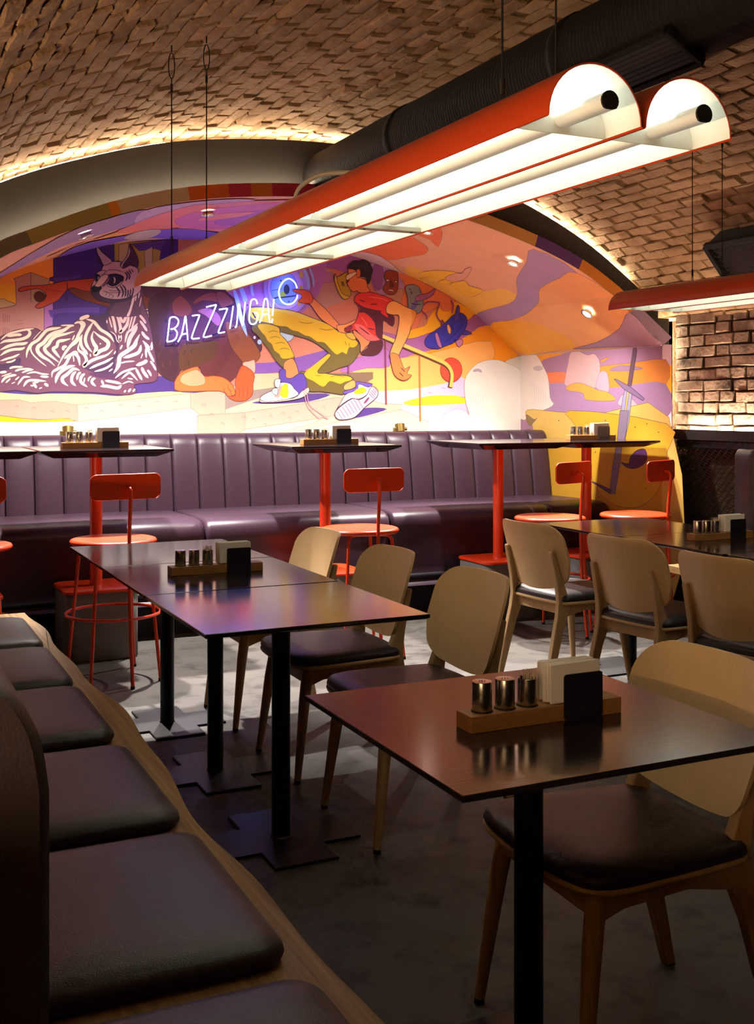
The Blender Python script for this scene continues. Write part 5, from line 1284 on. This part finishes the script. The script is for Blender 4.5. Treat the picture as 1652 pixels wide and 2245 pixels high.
b('E', [(395, 840), (465, 830), (470, 920), (540, 930), (620, 880), (690, 890), (722, 1020), (660, 1125), (580, 1140), (420, 1000)], '#573d9a', True, INK); b('E', [(160, 1185), (200, 1130), (350, 1060), (410, 985), (520, 1000), (570, 1060), (620, 1130), (460, 1195), (240, 1218)], '#eadeda', True, INK); b('E', [(388, 1105), (440, 1010), (492, 1008), (495, 1150), (430, 1162)], '#f2cf1e'); b('E', [(330, 1155), (370, 1070), (432, 1010), (400, 1100), (390, 1162)], '#e68e88')
b('E', [(338, 955), (385, 940), (405, 960), (390, 1042), (340, 1030)], '#eee2e0', True, INK); b('E', [(308, 1065), (370, 1055), (362, 1135), (310, 1112)], '#eee2e0', True, INK); b('E', [(158, 1190), (240, 1218), (560, 1172), (660, 1090), (740, 1045), (742, 1105), (640, 1175), (400, 1215), (180, 1225)], '#e0c6ae', True, INK)
for k in range(6): Rn.stroke('back', 'E', [(655 + k * 4, 1050 + k * 18), (735, 1030 + k * 16)], 5, '#7a3060')
for pts in ([(690, 1110), (740, 1280), (880, 1425)], [(722, 1110), (765, 1260), (985, 1420)], [(860, 1430), (920, 1400), (980, 1425)]): Rn.stroke('back', 'E', pts, 9, '#ea888e', False)
b('E', [(1068, 1335), (1130, 1230), (1190, 1130), (1290, 1080), (1350, 1005), (1460, 995), (1505, 1030), (1440, 1135), (1340, 1185), (1260, 1175), (1120, 1265)], '#ebe0e0', True, INK); b('E', [(1168, 1090), (1310, 1045), (1310, 975), (1400, 982), (1515, 1000), (1460, 1042), (1350, 1002), (1325, 1072), (1180, 1122)], '#674ca8', True, INK); b('E', [(1290, 1092), (1380, 1040), (1432, 1058), (1430, 1102), (1320, 1128)], '#eecd20')
b('E', [(1060, 1355), (1130, 1272), (1270, 1178), (1350, 1192), (1440, 1140), (1500, 1035), (1572, 1070), (1565, 1160), (1420, 1285), (1300, 1402), (1170, 1432), (1090, 1422)], '#d6acbe', True, INK, 1.5)
for k in range(8): Rn.stroke('back', 'E', [(1085 + k * 34, 1330 - k * 24), (1150 + k * 36, 1425 - k * 18)], 6, '#7a3060', False)
for k in range(5): Rn.stroke('back', 'E', [(1470 + k * 16, 1120 - k * 22), (1530 + k * 9, 1180 - k * 22)], 6, '#7a3060', False)
Rn.stroke('back', 'E', [(1410, 1240), (1475, 1160)], 26, '#7a3060')
# torso and shirt
b('F', [(740, 900), (860, 990), (945, 1035), (880, 1110), (820, 1170), (812, 1060), (740, 960)], '#d77e4c', True, INK)
b('F', [(940, 1035), (1060, 1015), (1088, 1080), (1050, 1170), (960, 1208), (820, 1188), (900, 1120)], '#511a22', True, INK)
b('F', [(755, 500), (800, 460), (900, 440), (1000, 460), (1100, 490), (1225, 550), (1140, 592), (1130, 690), (1222, 740), (1205, 855), (1100, 780), (1085, 900), (1070, 1015), (940, 1035), (860, 992), (760, 902), (650, 932), (628, 880), (740, 820), (790, 720), (800, 630), (748, 560)], '#d8332e', True, INK, 1.4)
b('F', [(755, 560), (850, 620), (960, 650), (1080, 672), (1130, 680), (1222, 740), (1205, 855), (1100, 780), (1085, 880), (1068, 1012), (1005, 960), (985, 810), (880, 700), (800, 690), (810, 630)], '#571a2e')
b('F', [(1080, 600), (1140, 592), (1130, 690), (1150, 750), (1060, 690), (1100, 660)], '#d8332e'); b('F', [(750, 830), (850, 850), (950, 950), (1045, 1012), (940, 1033), (860, 990), (770, 900)], '#e6605e')
for pts in ([(800, 540), (880, 560)], [(930, 590), (1030, 590)], [(800, 860), (900, 940)], [(900, 880), (1000, 900)], [(850, 900), (930, 960)]): Rn.stroke('back', 'F', pts, 13, '#571a2e')
for pts in ([(900, 500), (1060, 520), (1160, 560)], [(820, 740), (870, 800), (900, 860)]): Rn.stroke('back', 'F', pts, 12, '#ee6a58')
b('F', [(628, 878), (660, 880), (700, 850), (720, 870), (660, 930)], '#8a2432', True, INK)
# head
b('F', [(672, 165), (760, 185), (800, 260), (885, 300), (900, 380), (935, 425), (880, 452), (790, 445), (780, 425), (740, 442), (702, 420), (665, 360), (660, 330), (680, 300)], '#dd7a46', True, INK); b('F', [(658, 150), (690, 105), (740, 65), (800, 70), (860, 48), (920, 85), (945, 130), (965, 170), (950, 240), (930, 320), (902, 345), (880, 260), (820, 255), (810, 180), (760, 170), (700, 165)], '#2e2226', True, '#140c12')
b('F', [(650, 242), (760, 198), (770, 222), (660, 302)], '#e0c49a', True, INK); b('F', [(768, 185), (800, 165), (818, 200), (812, 255), (778, 272)], '#cf6a3e', True, INK)
for pts in ([(760, 100), (800, 140), (830, 170)], [(820, 90), (870, 140), (890, 200)], [(880, 90), (920, 150)]): Rn.stroke('back', 'F', pts, 8, '#4c3a3e')
# right arm and hand
b('F', [(1140, 592), (1222, 550), (1360, 620), (1470, 668), (1490, 710), (1430, 860), (1400, 960), (1320, 1120), (1255, 1235), (1168, 1225), (1200, 1100), (1250, 980), (1285, 740), (1210, 720), (1130, 690)], '#efa056', True, INK, 1.4); b('F', [(1430, 660), (1490, 700), (1440, 840), (1410, 880), (1440, 760)], '#e08a3c')
b('M', [(1045, 930), (1090, 935), (1110, 970), (1135, 1030), (1172, 1010), (1150, 1060), (1182, 1070), (1135, 1105), (1075, 1075), (1050, 1000)], '#e77a3e', True, INK)
for pts in ([(1110, 1020), (1140, 1050)], [(1100, 1050), (1130, 1080)]): Rn.stroke('back', 'M', pts, 6, INK)
Rn.done('blindfolded running figure in red shirt and yellow trousers')
# ---- clouds
Cl = Paint('painted_clouds', 0.82)
b = lambda c, p_, col, s_='back', ln='#b8a0a0': Cl.poly(s_, c, p_, col, True, ln, 0.8)
b('R', [(160, 1520), (170, 1460), (200, 1400), (260, 1372), (330, 1385), (400, 1480), (420, 1540)], '#f2ece4'); b('R', [(560, 1100), (610, 1062), (690, 1060), (690, 1250), (600, 1250)], '#ded4c4'); b('R', [(320, 1260), (330, 1170), (400, 1092), (500, 1070), (580, 1092), (662, 1140), (690, 1250), (690, 1540), (420, 1540), (345, 1390)], '#e9e2d8')
for k in range(8): Cl.stroke('back', 'R', [(330 + k * 14, 1230 + k * 6), (334 + k * 14, 1330 + k * 14)], 2.4, '#cbbfc8')
Cl.stroke('back', 'R', [(370, 1140), (400, 1132), (425, 1145)], 18, '#b6a6b8')
s2 = lambda c, p_, col, ln='#8a6478': Cl.poly('side', c, p_, col, True, ln, 0.9)
Cl.flat('side', [(Y_STRIP, 0), (Y_BACK, 0), (Y_BACK, 1.80), (Y_STRIP, 1.80)], srgb('#a67a94'))
s2('R', [(640, 1020), (970, 1006), (900, 1040), (800, 1070), (760, 1110), (640, 1100)], '#ef9a30', None)
s2('R', [(780, 1170), (830, 1145), (930, 1150), (1140, 1110), (1330, 1090), (1540, 1070), (1540, 1218), (1330, 1222), (1190, 1242), (1000, 1215), (830, 1222)], '#e78e38'); s2('R', [(790, 1170), (840, 1148), (940, 1150), (940, 1215), (830, 1220)], '#ee7c50', None)
s2('R', [(1140, 1080), (1170, 1062), (1200, 1056), (1160, 1085)], '#e78e38'); s2('R', [(1200, 1135), (1270, 1105), (1400, 1120), (1330, 1136)], '#98768f')
s2('R', [(800, 1225), (1000, 1215), (1190, 1240), (1330, 1222), (1540, 1215), (1540, 1430), (1120, 1410), (700, 1385)], '#a680a6', None)
s2('R', [(640, 1060), (700, 1030), (760, 1042), (800, 1110), (830, 1180), (842, 1300), (862, 1340), (800, 1375), (640, 1420)], '#e8dace')
for k in range(6): Cl.stroke('side', 'R', [(745 + k * 13, 1210 + k * 5), (748 + k * 13, 1330 + k * 4)], 2.4, '#c4b0b4')
Cl.oval('side', 'R', (768, 1122), 30, 16, '#cdb6b8')
s2('R', [(935, 1170), (950, 1090), (962, 1032), (1000, 1014), (1040, 1030), (1070, 1042), (1110, 1035), (1142, 1090), (1135, 1200), (1100, 1245), (940, 1232)], '#cfa6a4'); s2('R', [(1128, 1180), (1150, 1138), (1185, 1150), (1198, 1230), (1186, 1268), (1120, 1242)], '#c2a0ae'); s2('R', [(942, 1232), (1010, 1208), (1080, 1230), (1130, 1252), (1195, 1268), (1232, 1316), (1060, 1312), (1040, 1272), (950, 1256)], '#ed9c46')
s2('R', [(1255, 1345), (1270, 1290), (1300, 1280), (1350, 1320), (1370, 1358)], '#c6aab4')
s2('R', [(660, 1600), (740, 1490), (702, 1430), (705, 1372), (860, 1382), (1120, 1402), (1560, 1418), (1560, 2600), (660, 2600)], '#d9b25a', '#7a5a30')
Cl.flat('side', [(Y_STRIP, 0), (Y_BACK, 0), (Y_BACK, 1.05), (6.9, 1.08), (Y_STRIP, 1.06)], srgb('#c8962f'))
s2('R', [(700, 1400), (745, 1430), (765, 1420), (745, 1445), (720, 1470), (700, 1440)], '#8c7044')
s2('K', [(540, 0), (600, 120), (690, 440), (770, 540), (850, 580), (970, 578), (1060, 505), (1100, 420), (1130, 250), (1130, 80)], '#d2a32c', '#5c2a40')
Sw = Paint('painted_sword')
s3 = lambda c, p_, col, sm=False: Sw.poly('side', c, p_, col, sm, '#40283c', 1.2)
s3('R', [(1345, 985), (1362, 985), (1364, 1020), (1332, 1228), (1308, 1228), (1340, 1020)], '#5c4450'); s3('R', [(1295, 1245), (1338, 1265), (1318, 1440), (1288, 1580), (1240, 1580), (1262, 1440), (1280, 1300)], '#8e8aa4'); s3('R', [(1308, 1252), (1320, 1256), (1298, 1400), (1290, 1400)], '#e6a65c'); s3('R', [(1226, 1186), (1242, 1188), (1330, 1235), (1412, 1305), (1402, 1317), (1290, 1250)], '#786280')
Sw.done(); Sw = Paint('painted_stake')
s3('K', [(848, 0), (902, 0), (882, 150), (858, 230), (852, 300), (818, 502), (784, 500), (804, 330), (830, 180)], '#7a6a80'); s3('K', [(676, 428), (692, 430), (800, 478), (790, 502)], '#5c3a5c'); Sw.done(); Sw = Paint('painted_rag')
s3('K', [(855, 312), (900, 320), (910, 280), (950, 240), (1000, 235), (1008, 300), (960, 342), (900, 347)], '#5a3060', True)
for x, y in ((760, 60), (1010, 80), (480, 60), (700, 250), (940, 100), (1080, 130), (640, 330), (820, 390), (720, 520), (1000, 470)): Cl.oval('side', 'K', (x, y), 4, 3, '#5c3a24')
Cl.done(); Sw.done()
# ---- painted rim of the arch, facing the room
def rim():
    m = Paint('painted_arch_rim')
    cuts = [(0, 567, '#6a6056'), (70, 537, '#93804a'), (248, 472, '#c87828'), (262, 469, '#b49c86'), (415, 441, '#c25c2e'), (505, 436, '#a82a48'), (555, 435, '#b8642c'), (598, 434, '#9c2440'), (900, 450, '#c88a4e'), (1168, 541, '#5a3470'), (1268, 596, '#c67428'), (1385, 690, '#8a6e86')]
    xs = [at_y(px, py, Y_STRIP).x for px, py, _ in cuts]
    N = 220
    for i in range(N):
        u0, u1 = i / N, (i + 1) / N
        def pr(u, P_):
            k = u * (len(P_) - 1); j = min(int(k), len(P_) - 2); t = k - j; return (P_[j][0] + (P_[j + 1][0] - P_[j][0]) * t, P_[j][1] + (P_[j + 1][1] - P_[j][1]) * t)
        a, b_, c, d = pr(u0, NICHE_S), pr(u1, NICHE_S), pr(u1, N_OUT), pr(u0, N_OUT)
        xm = (a[0] + b_[0]) / 2; col = cuts[0][2]
        for x, (_, _, cc) in zip(xs, cuts):
            if xm >= x: col = cc
        b0 = len(m.v); m.v += [(q[0], Y_STRIP - 0.0015, q[1]) for q in (a, b_, c, d)]; m.f.append((b0, b0 + 1, b0 + 2, b0 + 3)); m.c.append(srgb(col))
    zs = [(1.80, '#a8869c'), (1.66, '#df8a1e'), (1.475, '#a07a94'), (1.20, '#c9a242'), (0.95, '#a4952e'), (0.0, None)]
    for (z1, col), (z0, _) in zip(zs, zs[1:]):
        b0 = len(m.v); m.v += [(X_SIDE, Y_STRIP - .0015, z0), (X_SIDE + .08, Y_STRIP - .0015, z0), (X_SIDE + .08, Y_STRIP - .0015, z1), (X_SIDE, Y_STRIP - .0015, z1)]; m.f.append((b0, b0 + 1, b0 + 2, b0 + 3)); m.c.append(srgb(col))
    return m.done()
rim()

# ------------------------------------------------------------------ neon sign
def neon():
    t = empty('neon_sign', (2.4, Y_BACK - 0.06, 1.6))
    def P3(x, y, yy=Y_BACK - 0.062):
        q = at_y(330 + x / 4.589, 560 + y / 4.589, yy); return (q.x - 2.4, yy - (Y_BACK - 0.06), q.z - 1.6)
    L_ = [('letter_b', [[(165, 866), (178, 760), (192, 645), (212, 622), (250, 622), (280, 655), (268, 705), (235, 735), (202, 742)], [(235, 735), (266, 775), (254, 832), (218, 860), (165, 868)]]),
          ('letter_a', [[(275, 870), (292, 840), (315, 798), (370, 785)], [(313, 795), (335, 690), (350, 612), (360, 690), (374, 856)]]),
          ('letter_z', [[(418, 607), (478, 600), (488, 612), (452, 710), (416, 815), (424, 838), (490, 832)]]),
          ('letter_z', [[(560, 520), (645, 500), (655, 512), (595, 655), (536, 798), (545, 822), (615, 808)]]),
          ('letter_z', [[(690, 545), (758, 535), (768, 548), (725, 655), (684, 762), (693, 780), (745, 770)]]),
          ('letter_i', [[(830, 510), (815, 620), (796, 738)]]),
          ('letter_n', [[(850, 725), (866, 690), (886, 485), (905, 600), (922, 705), (935, 640), (950, 470)]]),
          ('letter_g', [[(1072, 490), (1062, 452), (1035, 440), (1008, 465), (996, 560), (992, 640), (1002, 682), (1032, 692), (1064, 668), (1076, 592), (1040, 572)]]),
          ('letter_a', [[(1096, 675), (1112, 640), (1128, 598), (1182, 588)], [(1122, 600), (1140, 470), (1156, 434), (1176, 470), (1196, 672)]]),
          ('exclamation_mark', [[(1240, 440), (1233, 520), (1225, 605)], [(1225, 640), (1217, 680)]]),
          ('open_ring', [[(1472, 330), (1452, 278), (1402, 236), (1348, 250), (1303, 310), (1290, 380), (1310, 450), (1360, 490), (1420, 484), (1465, 440), (1476, 400)]])]
    for nm, strokes in L_:
        m = MB()
        for s_ in strokes:
            pts = [P3(x, y) for x, y in s_]
            if len(pts) > 2: pts = catmull(pts, False, 5)
            m.tube(pts, 0.0046, 8)
        m.build(nm, MAT['neon'], t, angle=80)
    for (x0, y0), (x1, y1) in (((235, 868), (275, 868)), ((385, 845), (415, 835)), ((620, 800), (683, 780)), ((760, 522), (815, 505)), ((805, 735), (845, 722)), ((1240, 432), (1290, 420)), ((1300, 425), (1462, 405)), ((1430, 262), (1468, 315)), ((1025, 575), (1055, 630))):
        m = MB(); m.tube([P3(x0, y0, Y_BACK - 0.055), P3(x1, y1, Y_BACK - 0.055)], 0.005, 6); m.build('black_link', MAT['neon_bracket'], t)
    for x, y in ((165, 635), (450, 628), (345, 800), (735, 562), (848, 660), (972, 500), (1310, 255), (1390, 465), (1215, 680)):
        m = MB(); a, b_ = Vector(P3(x, y, Y_BACK - 0.03)), Vector(P3(x, y, Y_BACK - 0.06)); m.cyl(a, b_, 0.006, n=10); m.build('standoff', MAT['neon_bracket'], t)
    tag(t, 'glowing white-blue neon sign reading BAZZZINGA! with an open ring', 'neon sign')
neon()
bpy.context.view_layer.update()
